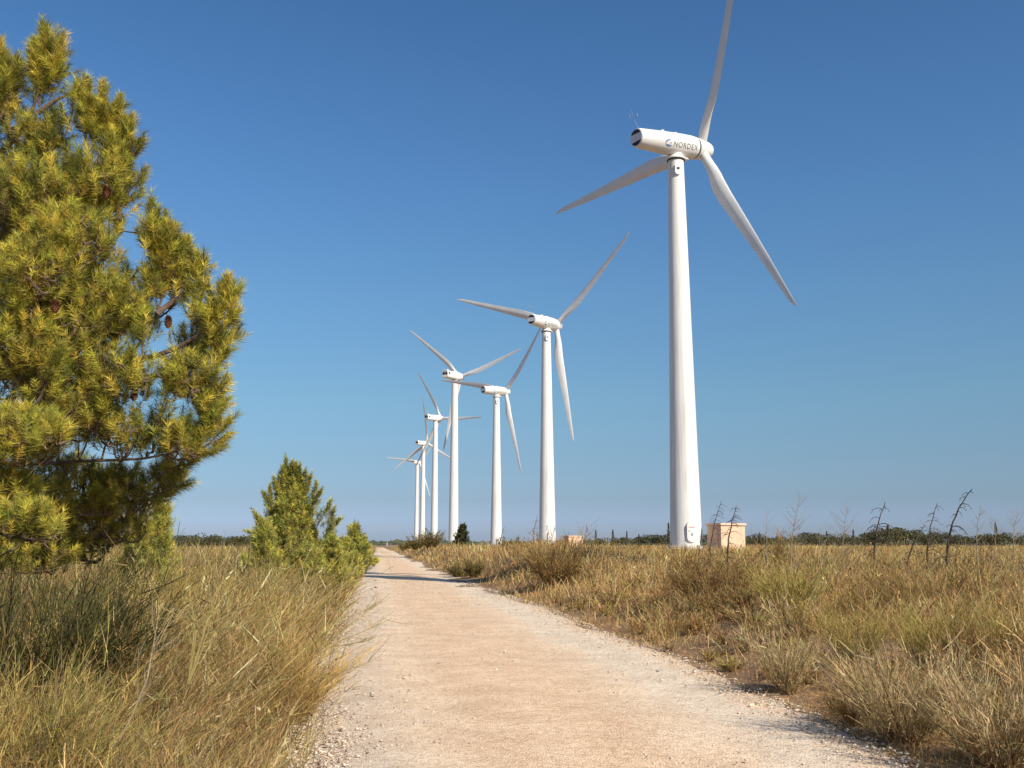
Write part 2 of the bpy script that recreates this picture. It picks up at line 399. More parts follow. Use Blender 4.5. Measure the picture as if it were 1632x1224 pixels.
def small_masters():
    P = {}
    def keep(key, bm, m, ang=38):
        bmesh.ops.recalc_face_normals(bm, faces=bm.faces)
        me = bpy.data.meshes.new(key); bm.to_mesh(me); bm.free()
        for p in me.polygons: p.use_smooth = True
        me.set_sharp_from_angle(angle=R(ang)); me.materials.append(m); P[key] = me
    H = 39.45
    bm = bmesh.new()      # tubular tower with faint section flanges
    prof = [(-1.0, 1.56)]
    for i in range(25):
        t = i / 24; z = H * t; r = 1.56 - (1.56 - .79) * (t ** .93)
        prof.append((z, r))
    lathe(bm, prof, 'Z', 64); keep('tower', bm, M_TOWER)
    bm = bmesh.new(); lathe(bm, [(0, 2.3), (.25, 2.3), (.3, 2.2)], 'Z', 48); lathe(bm, [(.26, 1.86), (.42, 1.86)], 'Z', 48)
    for k in range(44):
        a = 2 * math.pi * k / 44; box(bm, (1.75 * math.cos(a), 1.75 * math.sin(a), .48), (.07, .07, .14))
    keep('foundation', bm, M_CONC)
    bm = bmesh.new()      # flared yaw collar that merges into the nacelle belly
    lathe(bm, [(0, .98), (.10, 1.0), (.16, .96), (.35, .80), (.7, .62), (1.1, .55)], 'Z', 40)
    box(bm, (.85, -.15, .18), (.7, 1.1, .22), 0, .08)
    keep('yaw_collar', bm, M_WHITE)
    bm = bmesh.new(); lathe(bm, [(-.12, .90), (-.01, .90)], 'Z', 40); keep('yaw_ring', bm, M_DARK)
    def slab(bm, w_, h_, d_, n=10):
        """stadium shaped plate in the XZ plane facing -Y"""
        pts = []
        for i in range(n + 1): a = math.pi * i / n; pts.append((w_ / 2 * math.cos(a), h_ / 2 - w_ / 2 + w_ / 2 * math.sin(a)))
        for i in range(n + 1): a = math.pi + math.pi * i / n; pts.append((w_ / 2 * math.cos(a), -h_ / 2 + w_ / 2 + w_ / 2 * math.sin(a)))
        f0 = [bm.verts.new((x, -d_, z)) for x, z in pts]; f1 = [bm.verts.new((x, .6, z)) for x, z in pts]
        bm.faces.new(f0)
        for i in range(len(pts)): j = (i + 1) % len(pts); bm.faces.new((f0[i], f1[i], f1[j], f0[j]))
    bm = bmesh.new(); slab(bm, .62, 1.25, .2); keep('top_hatch', bm, M_WHITE, 30)
    bm = bmesh.new(); box(bm, (.02, -.215, .02), (.26, .04, .2)); keep('hatch_window', bm, M_DARK)
    bm = bmesh.new(); slab(bm, .95, 2.0, .16); keep('door_frame', bm, M_WHITE, 30)
    bm = bmesh.new(); slab(bm, .74, 1.76, .18); keep('door', bm, M_WHITE, 30)
    bm = bmesh.new(); box(bm, (0, -.19, -.25), (.22, .03, .26)); keep('door_plate', bm, M_GREY)
    bm = bmesh.new(); box(bm, (-.27, -.20, .05), (.04, .05, .16)); keep('door_handle', bm, M_GREY)
    bm = bmesh.new(); box(bm, (.0, -.185, .42), (.62, .02, .05)); keep('door_strip', bm, M_RED)
    # round nacelle, axis +X
    bm = bmesh.new(); xs = [-5.15, -4.9, -4.3, -3.5, -2.5, -1.5, -.5, .5, 1.3, 2.0, 2.35, 2.55]
    lathe(bm, [(x, nac_r(x)) for x in xs], 'X', 56); bmesh.ops.translate(bm, verts=bm.verts, vec=(0, 0, NAC_Z)); keep('nacelle', bm, M_WHITE)
    bm = bmesh.new()
    for s in (1, -1):
        prv = None
        for i in range(30):
            x = -4.85 + 7.3 * i / 29; r = nac_r(x) + .006
            q = [bm.verts.new((x, -s * r * math.cos(a), NAC_Z + r * math.sin(a))) for a in (R(3.2), R(5.0))]
            if prv: bm.faces.new((prv[0], q[0], q[1], prv[1]))
            prv = q
    keep('skin_seam', bm, M_GREY)
    bm = bmesh.new(); lathe(bm, [(-5.2, .86), (-5.12, .86)], 'X', 40); bmesh.ops.translate(bm, verts=bm.verts, vec=(0, 0, NAC_Z)); keep('rear_grille', bm, M_PALEGREY)
    for s, key_ in ((1, 'vent_up'), (-1, 'vent_low')):      # dark openings left above and below the grey grille
        bm = bmesh.new()
        pts = [(-.80 * math.cos(R(a)), .80 * math.sin(R(a))) for a in range(28, 153, 8)]
        for k in range(2):
            pass
        f = [bm.verts.new((-5.23, p[0], NAC_Z + s * max(p[1], .36))) for p in pts]; bm.faces.new(f)
        keep(key_, bm, M_DARK)
    bm = bmesh.new()
    for x in (-1.6, .2): box(bm, (x, .1, NAC_Z + 1.2), (.42, .62, .22), 0, .04)
    box(bm, (-.7, .1, NAC_Z + 1.15), (1.2, .5, .12), 0, .03)
    keep('roof_hatch', bm, M_WHITE)
    bm = bmesh.new()
    tube(bm, [(-4.7, 0, NAC_Z + .9), (-5.3, .1, NAC_Z + 2.3)], [.022, .016], 6); tube(bm, [(-5.1, -.35, NAC_Z + 2.12), (-5.3, .5, NAC_Z + 2.25)], [.014, .014], 5)
    tube(bm, [(-5.1, -.35, NAC_Z + 2.12), (-5.1, -.35, NAC_Z + 2.34)], [.05, .05], 6); tube(bm, [(-5.3, .5, NAC_Z + 2.2), (-5.35, .5, NAC_Z + 2.62)], [.03, .01], 6)
    tube(bm, [(-5.3, .1, NAC_Z + 2.3), (-5.45, .12, NAC_Z + 3.0)], [.012, .008], 5)
    keep('wind_mast', bm, M_GREY)
    bm = bmesh.new(); lathe(bm, [(2.53, 1.07), (2.72, 1.07)], 'X', 40); bmesh.ops.translate(bm, verts=bm.verts, vec=(0, 0, NAC_Z)); keep('rotor_gap', bm, M_DARK)
    # spinner, origin at the rotor centre
    bm = bmesh.new(); lathe(bm, [(-.85, 1.10), (-.75, 1.13), (0, 1.06), (.7, .92), (1.1, .8), (1.35, .66), (1.5, .45), (1.56, .2)], 'X', 48); keep('spinner', bm, M_WHITE)
    # big machines
    H2 = 72.6; bm = bmesh.new(); lathe(bm, [(-2, 2.15)] + [(H2 * i / 20, 2.15 - .85 * i / 20) for i in range(21)], 'Z', 48); keep('tall_tower', bm, M_TOWER)
    bm = bmesh.new(); secs = [(-8.2, 1.35, .1), (-7.9, 1.5, 0), (-3, 1.7, -.05), (1, 1.75, -.1), (2.6, 1.6, 0), (3.4, 1.3, .05)]; rings = []
    for x, hh, dz in secs:
        ring = []
        for i in range(24):
            a = 2 * math.pi * i / 24; c_, s_ = math.cos(a), math.sin(a)
            ring.append(bm.verts.new((x, hh * 1.0 * math.copysign(abs(c_) ** .45, c_), 1.9 + dz + hh * math.copysign(abs(s_) ** .45, s_))))
        rings.append(ring)
    for r0, r1 in zip(rings, rings[1:]):
        for i in range(24): bm.faces.new((r0[i], r0[(i + 1) % 24], r1[(i + 1) % 24], r1[i]))
    bm.faces.new(rings[0]); bm.faces.new(rings[-1]); keep('box_nacelle', bm, M_WHITE)
    bm = bmesh.new(); box(bm, (-7.6, 0, 3.55), (1.6, 2.3, .55), 0, .1); keep('cooler', bm, M_WHITE)
    bm = bmesh.new(); box(bm, (-8.24, 0, 2.2), (.1, .95, 1.05)); keep('rear_louvre', bm, M_DARK)
    bm = bmesh.new(); box(bm, (-7.0, 0, 0), (1.1, .08, .8)); keep('side_louvre', bm, M_DARK)
    bm = bmesh.new(); lathe(bm, [(-1.5, 1.35), (-1.2, 1.5), (0, 1.5), (.9, 1.3), (1.7, .9), (2.0, .4)], 'X', 40); keep('big_spinner', bm, M_WHITE)
    bm = bmesh.new(); lathe(bm, [(-.1, 1.42), (.35, 1.42)], 'Z', 32); keep('big_yaw_ring', bm, M_GREY)
    return P
MM = small_masters()

def part(name, me, parent, loc=(0, 0, 0), rot=(0, 0, 0), scale=1):
    o = bpy.data.objects.new(name, me); COL.objects.link(o); o.parent = parent
    o.location = loc; o.rotation_euler = rot; o.scale = (scale,) * 3
    return o

def turbine(hub, psi, phase, label, group, tilt=R(4), big=False, Rb=22.7):
    n = Vector((math.sin(psi), math.cos(psi), 0)); over = 3.5 if not big else 5.0
    base = Vector(hub) - n * over; H = 39.45 if not big else 72.6
    rz = math.pi / 2 - psi
    # the tower foot stands where the fixed tower height puts it below the nacelle
    nz = NAC_Z if not big else 1.9
    zb = hub[2] - nz - over * math.tan(tilt) - H
    root = empty('wind_turbine', (base.x, base.y, zb)); tag(root, label, 'wind turbine', group)
    if not big:
        tw = part('tower', MM['tower'], root)
        va = math.atan2(-base.y, -base.x) + R(12)           # door looks back towards the track
        def on_tower(z, az, nm, me, par=tw):
            r = 1.56 - (1.56 - .79) * ((max(z, 0) / H) ** .93)
            return part(nm, me, par, (r * math.cos(az) - 0, r * math.sin(az), z), (0, 0, az + math.pi / 2))
        dr = on_tower(1.75, va + R(8), 'door_frame', MM['door_frame'])
        on_tower(1.75, va + R(8), 'door', MM['door'])
        on_tower(1.75, va + R(8), 'warning_strip', MM['door_strip']); on_tower(1.75, va + R(8), 'door_plate', MM['door_plate']); on_tower(1.75, va + R(8), 'door_handle', MM['door_handle'])
        on_tower(H - 1.25, va, 'upper_hatch', MM['top_hatch']); on_tower(H - 1.25, va, 'hatch_window', MM['hatch_window'])
        part('foundation', MM['foundation'], root, (0, 0, -.1))
        part('yaw_ring', MM['yaw_ring'], root, (0, 0, H))
        part('yaw_collar', MM['yaw_collar'], root, (0, 0, H), (0, 0, rz))
        nc = part('nacelle', MM['nacelle'], root, (0, 0, H), (0, -tilt, rz))
        part('skin_seam', MM['skin_seam'], nc)
        part('rear_grille', MM['rear_grille'], nc); part('rear_vent', MM['vent_up'], nc); part('rear_vent', MM['vent_low'], nc)
        part('roof_hatch', MM['roof_hatch'], nc); part('wind_mast', MM['wind_mast'], nc)
        part('lettering', LETTERS, nc); part('emblem', EMBLEM, nc); part('rotor_gap', MM['rotor_gap'], nc)
        sp, bs = 'spinner', Rb / 22.62
    else:
        part('tower', MM['tall_tower'], root); part('yaw_ring', MM['big_yaw_ring'], root, (0, 0, H - .1))
        nc = part('nacelle', MM['box_nacelle'], root, (0, 0, H), (0, -tilt, rz))
        part('cooler', MM['cooler'], nc); 
        for s_ in (-1, 1): part('rear_louvre', MM['rear_louvre'], nc, (0, s_ * .62, 0)); part('side_louvre', MM['side_louvre'], nc, (0, s_ * 1.56, 2.3))
        sp, bs = 'big_spinner', Rb / 22.62
    hc = Vector((n.x * over, n.y * over, H + nz + over * math.tan(tilt)))
    part('spinner', MM[sp], root, hc, (0, -tilt, rz))
    for k in range(3):
        rot = (Matrix.Rotation(rz, 3, 'Z') @ Matrix.Rotation(-tilt, 3, 'Y') @ Matrix.Rotation(phase + k * 2 * math.pi / 3, 3, 'X')).to_euler()
        part('blade', BLADE, root, hc, rot, bs)
    return root, zb

GA = 'row of wind turbines beside the track'
T1, z1 = turbine((19.7, 100, 42.48), R(56), R(28.3), 'nearest white wind turbine, the tallest in view, standing beside the peach hut', GA, R(5))
T2, z2 = turbine((8.29, 186, 42.6), R(33), R(49.8), 'second white wind turbine from the right, between the nearest one and the slim one', GA, R(3))
T4, z4 = turbine((-1.78, 265, 41.92), R(41), R(44), 'third white wind turbine from the right, smallest of those with a round nacelle', GA, R(3))
T0, z0 = turbine((30.2, 14.5, 42.2), R(50), R(75), 'white wind turbine beside the camera whose tower shadow crosses the track', GA, R(4))
GB = GA
turbine((-22.5, 434, 74.2), R(27), R(-46.5), 'tallest white wind turbine of the distant cluster of four, standing behind the dark little conifer', GB, R(3), True, 33)
turbine((-42.4, 595, 76.1), R(36), R(-26.7), 'second tallest of the distant cluster, its one blade pointing level to the right', GB, R(3), True, 33.6)
turbine((-65.9, 779, 79.5), R(32), R(118.2), 'second wind turbine from the left, one blade pointing straight up', GB, R(3), True, 36)
turbine((-89, 968, 79.9), R(22), R(39.5), 'leftmost and most distant wind turbine, one blade pointing level to the left', GB, R(3), True, 35.5)
print('tower feet', z1, z2, z4, z0, 'ground', gz(T1.location.x, T1.location.y), gz(T2.location.x, T2.location.y))

# low fill mounds under each foot are part of the ground: raise the feet to it
# ------------------------------------------------------------------ transformer huts
def hut(px, py_top, py_base, Y, rz, sx, sy, sz, label):
    p = at(px, py_base, Y); z = p.z
    root = empty('transformer_hut', (p.x, p.y, z), rz); tag(root, label, 'hut', 'transformer huts by the turbines')
    bm = bmesh.new(); box(bm, (0, 0, sz / 2 - .5), (sx, sy, sz + 1.0)); from_bm('wall', bm, M_HUT, root, False)
    bm = bmesh.new(); box(bm, (0, 0, sz + .13), (sx + .26, sy + .26, .22), 0, .03); from_bm('roof', bm, M_ROOF, root, False)
    bm = bmesh.new(); box(bm, (-sx / 2 - .02, 0, 1.05), (.05, 1.1, 2.1)); d = from_bm('door', bm, M_HUT, root, False)
    for k in range(5):
        box_bm = bmesh.new(); box(box_bm, (-sx / 2 - .055, 0, .45 + k * .09), (.02, .7, .04)); from_bm('louvre', box_bm, M_GREY, d, False)
    return root
hut(1158, 836, 879, 97, R(31), 3.05, 1.95, 2.42, 'peach rendered hut with a flat overhanging roof beside the nearest turbine')
hut(913, 858, 876, 180, R(31), 3.0, 1.9, 2.2, 'small far peach hut half sunk in grass beside the second turbine')

# distant lattice mast
p = at(617, 869, 700); root = empty('radio_mast', (p.x, p.y, p.z - 1)); tag(root, 'thin distant mast rising above the far end of the track', 'mast')
bm = bmesh.new(); tube(bm, [(0, 0, -2), (0, 0, 8.5)], [.22, .12], 6); from_bm('pole', bm, M_GREY, root)
bm = bmesh.new(); box(bm, (0, 0, 4), (.9, .2, .2)); from_bm('crossbar', bm, M_GREY, root)
bm = bmesh.new(); box(bm, (0, 0, 1.4), (.9, .9, 2.4)); from_bm('cabinet', bm, M_GREY, root)

# ------------------------------------------------------------------ ribbons (grass, twigs)
def ribbons(base, dirv, L, bend, width, segs=3, tipw=.25):
    """curved tapering ribbons. base,dirv,bend (n,3); L,width (n,). returns V (n,2(segs+1),3), F"""
    n = len(base); t = np.linspace(0, 1, segs + 1)
    P = base[:, None] + L[:, None, None] * (dirv[:, None] * t[None, :, None] + bend[:, None] * (t ** 2)[None, :, None])
    a = rng.uniform(0, 2 * np.pi, n)
    W = np.stack([np.cos(a), np.sin(a) * .6, rng.normal(0, .2, n)], -1)
    W -= dirv * np.sum(W * dirv, 1, keepdims=True); W /= np.linalg.norm(W, axis=1, keepdims=True) + 1e-6
    wt = (1 - (1 - tipw) * t)[None, :, None] * width[:, None, None] / 2
    V = np.stack([P - W[:, None] * wt, P + W[:, None] * wt], 2).reshape(n, -1, 3)
    k = np.arange(segs)
    f = np.stack([2 * k, 2 * k + 1, 2 * k + 3, 2 * k + 2], -1)
    F = (f[None] + (np.arange(n) * 2 * (segs + 1))[:, None, None]).reshape(-1, 4)
    return V.reshape(-1, 3), F, P

class Pile:
    def __init__(s): s.V = []; s.F = []; s.C = []; s.n = 0
    def add(s, V, F, C):
        s.V.append(V.astype(np.float32)); s.F.append(F + s.n); s.C.append(C.astype(np.float32)); s.n += len(V)
    def build(s, name, m, parent=None):
        return np_mesh(name, np.concatenate(s.V), np.concatenate(s.F), m, parent, np.concatenate(s.C))

def unit(v): return v / (np.linalg.norm(v, axis=-1, keepdims=True) + 1e-9)

STRAW = np.array((0.66, 0.5, 0.27)); YELLOW = np.array((0.56, 0.43, 0.15)); OLIVE = np.array((0.31, 0.28, 0.1)); GREYG = np.array((0.3, 0.28, 0.16))
BROWN = np.array((0.29, 0.18, 0.1)); ORANGE = np.array((0.68, 0.45, 0.24)); PALE = np.array((0.8, 0.7, 0.47))
WARM = np.array((1.12, 1.0, .78))
def palette(n, cols, w):
    w = np.asarray(w, float)
    if w.ndim == 1: idx = rng.choice(len(cols), n, p=w / w.sum())
    else:
        cw = np.cumsum(w / w.sum(1, keepdims=True), 1); idx = (rng.random(n)[:, None] > cw).sum(1).clip(0, len(cols) - 1)
    c = np.array(cols)[idx]
    return WARM * c * rng.uniform(.6, 1.28, (n, 1)) * (1 + rng.normal(0, .05, (n, 3)))

# ------------------------------------------------------------------ grass
def grass(side, N, dmin, dmax, name):
    pile = Pile(); per = 14
    nc = N // per
    d = np.exp(rng.uniform(math.log(dmin), math.log(dmax), nc * 2)); s = rng.uniform(-.78, .78, nc * 2)
    x = d * s; y = d.copy(); u = x - road_x(y)
    if side < 0: ok = (u < -2.15 + .36 * sstep(13, 5, d) + .3 * (vnoise(x, y, 1.1, 21) - .5) * 2) & (s > -.8)
    else: ok = (u > 2.3 - .36 * sstep(13, 5, d) + .35 * (vnoise(x, y, 1.1, 22) - .5) * 2)
    x, y, u, d = x[ok], y[ok], u[ok], d[ok]
    au = np.abs(u) + .36 * sstep(13, 5, d)
    patch = vnoise(x, y, 1.6, 31) * .6 + vnoise(x, y, .6, 32) * .4
    if side < 0:
        h = .14 + .85 * sstep(2.2, 3.5, au) ; h *= .45 + .85 * patch
        h *= 1 - .12 * sstep(15, 40, d)
        keep = rng.random(len(x)) < np.where(au < 3, .45, 1)
    else:
        h = .13 + .26 * sstep(2.6, 4.2, au) + .26 * sstep(4.6, 8, au) ; h *= .5 + .85 * patch
        bare = sstep(.50, .60, vnoise(x, y, 1.9, 41)) * sstep(8.5, 6.5, au) * sstep(30, 22, d)
        keep = rng.random(len(x)) < (1 - .9 * bare) * np.where(au < 3.2, .35, 1)
    h *= (.34 if side < 0 else .5) + (.66 if side < 0 else .5) * sstep(3.2, 9, d); h *= np.where(d < 3.4, .6, 1)
    x, y, u, d, h, patch = [q[keep] for q in (x, y, u, d, h, patch)]
    x, y, u, d, h, patch = [q[:nc] for q in (x, y, u, d, h, patch)]
    n = len(x)
    # thin out the nearest ground, where single stalks read, and the earth pads of the turbines
    kp = rng.random(n) < .42 + .58 * sstep(4, 14, d)
    for mx_, my_, mz_ in MOUNDS[:2]: kp &= (np.hypot(x - mx_, y - my_) > 6)
    x, y, u, d, h, patch = [q[kp] for q in (x, y, u, d, h, patch)]; n = len(x)
    h = h * np.exp(rng.normal(0, .22, n))
    X = np.repeat(x, per); Y = np.repeat(y, per); D = np.repeat(d, per); Hh = np.repeat(h, per); U = np.repeat(u, per)
    m = len(X); rad = .045 + .012 * D
    off = rng.normal(0, 1, (m, 2)); X = X + off[:, 0] * rad; Y = Y + off[:, 1] * rad
    Z = ground_z(X, Y) - .02
    ok = np.abs(X - road_x(Y)) > 2.2 + .4 * vnoise(X, Y, .45, 77) - .30 * sstep(13, 5, Y)
    clump_lean = np.repeat(rng.normal(0, .20, (n, 2)), per, 0) + off * .17      # tussocks fan outwards
    pscrub = np.where(d < 45, (.85 if side < 0 else .7) * sstep(.36, .62, vnoise(x, y, 1.3, 61)) + .15, .3)
    scrub_c = rng.random(n) < pscrub; scrub = np.repeat(scrub_c, per)
    spread = np.clip(rng.normal(0, .20, (m, 2)) * np.where(scrub, 3.2, 1)[:, None], -.85, .85)
    lean_x = .10 if side < 0 else .03
    clump_lean = np.clip(clump_lean, -.55, .55)
    dirv = unit(np.stack([clump_lean[:, 0] + spread[:, 0] + lean_x, clump_lean[:, 1] + spread[:, 1], np.ones(m)], -1))
    bend = np.stack([rng.normal(.05, .20, m), rng.normal(0, .20, m), -np.abs(rng.normal(0, .13, m))], -1)
    L = Hh * rng.uniform(.4, 1.25, m) * np.where(scrub, .85, 1) * np.where((rng.random(m) < .03) & (D > 7), 1.4, 1) * np.where((rng.random(m) < .012) & (D > 14) & (D < 45), 1.7, 1)
    L = np.minimum(L, .95 + .012 * D)
    bend = np.clip(bend * np.where(scrub, 2.2, 1)[:, None], -.6, .6); bend[:, 2] += np.where(scrub, .25, 0)
    wd = np.maximum(.0038, .00062 * D) * rng.uniform(.55, 1.5, m)
    bold = rng.random(m) < .05; wd = wd * np.where(bold & (D < 16), np.where(D < 5, 1.4, 2.1), 1)
    g1 = vnoise(x, y, 3.3, 51)[:, None]; far = sstep(12, 60, d)[:, None]
    one = np.ones((n, 1))
    if side < 0:
        FAM = [STRAW, YELLOW, OLIVE, GREYG, BROWN, PALE]
        W = np.concatenate([.8 * one, .7 * one + .5 * far, 2.2 * sstep(.35, .7, g1) + .35, 1.3 * sstep(.4, .8, 1 - g1) + .25, .6 * one, .25 * one], 1)
    else:
        tall = sstep(6, 10, np.abs(u))[:, None]
        FAM = [STRAW, YELLOW, OLIVE, GREYG, BROWN, ORANGE]
        W = np.concatenate([one, .25 * one + .8 * tall, .08 + .45 * tall * sstep(.3, .7, g1), .12 * one, .75 * one - .3 * tall, 1.3 * (1 - tall * .6)], 1)
    Cc = palette(n, FAM, W) * np.where(scrub_c, rng.uniform(.45, .85, n), rng.uniform(.75, 1.12, n))[:, None]
    C = np.repeat(Cc, per, 0) * np.exp(rng.normal(0, .36, (m, 1)))
    mix = rng.random(m) < .3; C[mix] = np.array(FAM)[rng.integers(0, 6, mix.sum())] * WARM * rng.uniform(.6, 1.2, (mix.sum(), 1))
    C[bold] = palette(int(bold.sum()), [PALE, STRAW, BROWN], [1, 1, .5])
    C = np.clip(C, .01, .85)
    sel = ok
    V, F, P = ribbons(np.stack([X, Y, Z], -1)[sel], dirv[sel], L[sel], bend[sel], wd[sel], 3)
    Cs = C[sel]; k = 8
    # each stalk keeps one tint from foot to tip
    pile.add(V, F, np.repeat(Cs, k, 0))
    # side sprigs on a share of the nearer stalks
    q = np.where((D[sel] < 22) & (rng.random(sel.sum()) < np.where(scrub[sel], .6, .2)) & (Hh[sel] > .22))[0]
    for rep in range(3):
        ti = rng.integers(1, 4, len(q)); b0 = P[q, ti]
        dd = unit(dirv[sel][q] * .8 + rng.normal(0, .65, (len(q), 3)) + np.array([0, 0, .3]))
        V, F, _ = ribbons(b0, dd, L[sel][q] * rng.uniform(.12, .32, len(q)), rng.normal(0, .15, (len(q), 3)), wd[sel][q] * .8, 1)
        pile.add(V, F, np.repeat(Cs[q] * .95, 4, 0))
    # seed heads
    q = np.where((rng.random(sel.sum()) < .10) & (Hh[sel] > .4) & (D[sel] < 60))[0]
    for rep in range(3):
        b0 = P[q, 3] - (P[q, 3] - P[q, 2]) * rng.uniform(0, .5, (len(q), 1))
        dd = unit(unit(P[q, 3] - P[q, 2]) + rng.normal(0, .35, (len(q), 3)))
        V, F, _ = ribbons(b0, dd, rng.uniform(.03, .07, len(q)), np.zeros((len(q), 3)), wd[sel][q] * 2.0, 1)
        pile.add(V, F, np.repeat(Cs[q] * np.array([1.05, 1.0, .95]), 4, 0))
    return tag(pile.build(name, M_GRASS), kind='stuff')

g = grass(-1, 400000, 2.2, 320, 'tall_grass'); tag(g, 'tall straw and olive grass filling the left verge', 'grass')
g = grass(1, 560000, 3.0, 400, 'dry_grass'); tag(g, 'short tan dry grass covering the bank right of the track', 'grass')

# low litter / stubble on the soil
def litter(N):
    d = np.exp(rng.uniform(math.log(3), math.log(40), N)); x = d * rng.uniform(-.75, .75, N); y = d; u = x - road_x(y)
    edgep = np.exp(-((np.abs(u) - 2.3) / .28) ** 2) * .6
    ok = (np.abs(u) > 2.45) | (rng.random(N) < edgep); x, y, d = x[ok], y[ok], d[ok]; n = len(x)
    z = np.maximum(ground_z(x, y), 0 * x) + .012
    a = rng.uniform(0, 2 * np.pi, n); dv = unit(np.stack([np.cos(a), np.sin(a), rng.uniform(-.02, .55, n)], -1))
    V, F, _ = ribbons(np.stack([x, y, z], -1), dv, rng.uniform(.03, .13, n), rng.normal(0, .2, (n, 3)) * [1, 1, .3], np.maximum(.003, .0006 * d), 1)
    p = Pile(); p.add(V, F, np.repeat(palette(n, [STRAW, BROWN, ORANGE, PALE], [1, .8, 1, .6]), 4, 0))
    return tag(p.build('grass_litter', M_GRASS), 'dead straw litter along both edges of the track', 'litter', kind='stuff')
litter(70000)

# ------------------------------------------------------------------ loose stones
def stones(N):
    d = np.exp(rng.uniform(math.log(4), math.log(45), N)); tt = rng.uniform(-1, 1, N)
    tt = np.where(rng.random(N) < .5, np.sign(tt) * (1 - np.abs(rng.normal(0, .12, N))), tt)
    left = rng.random(N) < .3; tt = np.where(left, -1 + np.abs(rng.normal(0, .16, N)), tt)
    x = road_x(d) + tt * (road_half(d) + .1); y = d
    s = np.exp(rng.normal(math.log(.0065), .5, N)) * (1 + .4 * (np.abs(tt) > .8)); s = np.maximum(s, .0006 * d); s = np.minimum(s, .03)
    base = np.array([(1, 0, 0), (0, 1, 0), (-1, 0, 0), (0, -1, 0), (0, 0, .7), (0, 0, -.5)], float)
    T = np.array([(0, 1, 4), (1, 2, 4), (2, 3, 4), (3, 0, 4), (1, 0, 5), (2, 1, 5), (3, 2, 5), (0, 3, 5)])
    a = rng.uniform(0, 2 * np.pi, N); ca, sa = np.cos(a), np.sin(a)
    J = base[None] * (1 + rng.normal(0, .25, (N, 6, 1))) * np.stack([rng.uniform(.7, 1.4, N), np.ones(N), rng.uniform(.5, 1, N)], -1)[:, None]
    V = np.stack([J[..., 0] * ca[:, None] - J[..., 1] * sa[:, None], J[..., 0] * sa[:, None] + J[..., 1] * ca[:, None], J[..., 2]], -1) * s[:, None, None]
    z = road_z(y) + .008 + s * .25
    V += np.stack([x, y, z], -1)[:, None]
    F = (T[None] + (np.arange(N) * 6)[:, None, None]).reshape(-1, 3)
    c = np.array((.72, .60, .47)) * rng.uniform(.55, 1.15, (N, 1)) * (1 + rng.normal(0, .03, (N, 3)))
    dk = rng.random(N) < .03; c[dk] *= np.array((.35, .28, .2))
    m = leafy('loose_stones', 0.0, .95)
    return tag(np_mesh('loose_stones', V.reshape(-1, 3), F, m, None, np.repeat(c, 6, 0)), 'loose pale limestone chips scattered on the track', 'stones', kind='stuff')
stones(26000)

# ------------------------------------------------------------------ pines
def shoot_template(nn, ln, nl):
    """one shoot of length ln along +Z clothed in nn needles of length nl: (V (nn*3,3), per-vertex t)"""
    t = rng.random(nn) ** .8; a = rng.uniform(0, 2 * np.pi, nn); ang = np.radians(rng.normal(56, 12, nn)) * (1.1 - .55 * t)
    b = np.stack([0 * t, 0 * t, t * ln], -1)
    d = np.stack([np.sin(ang) * np.cos(a), np.sin(ang) * np.sin(a), np.cos(ang)], -1)
    side = unit(np.cross(d, rng.normal(size=(nn, 3)))) 
    L = nl * rng.uniform(.75, 1.15, nn)[:, None]
    return b, d * L, side, t

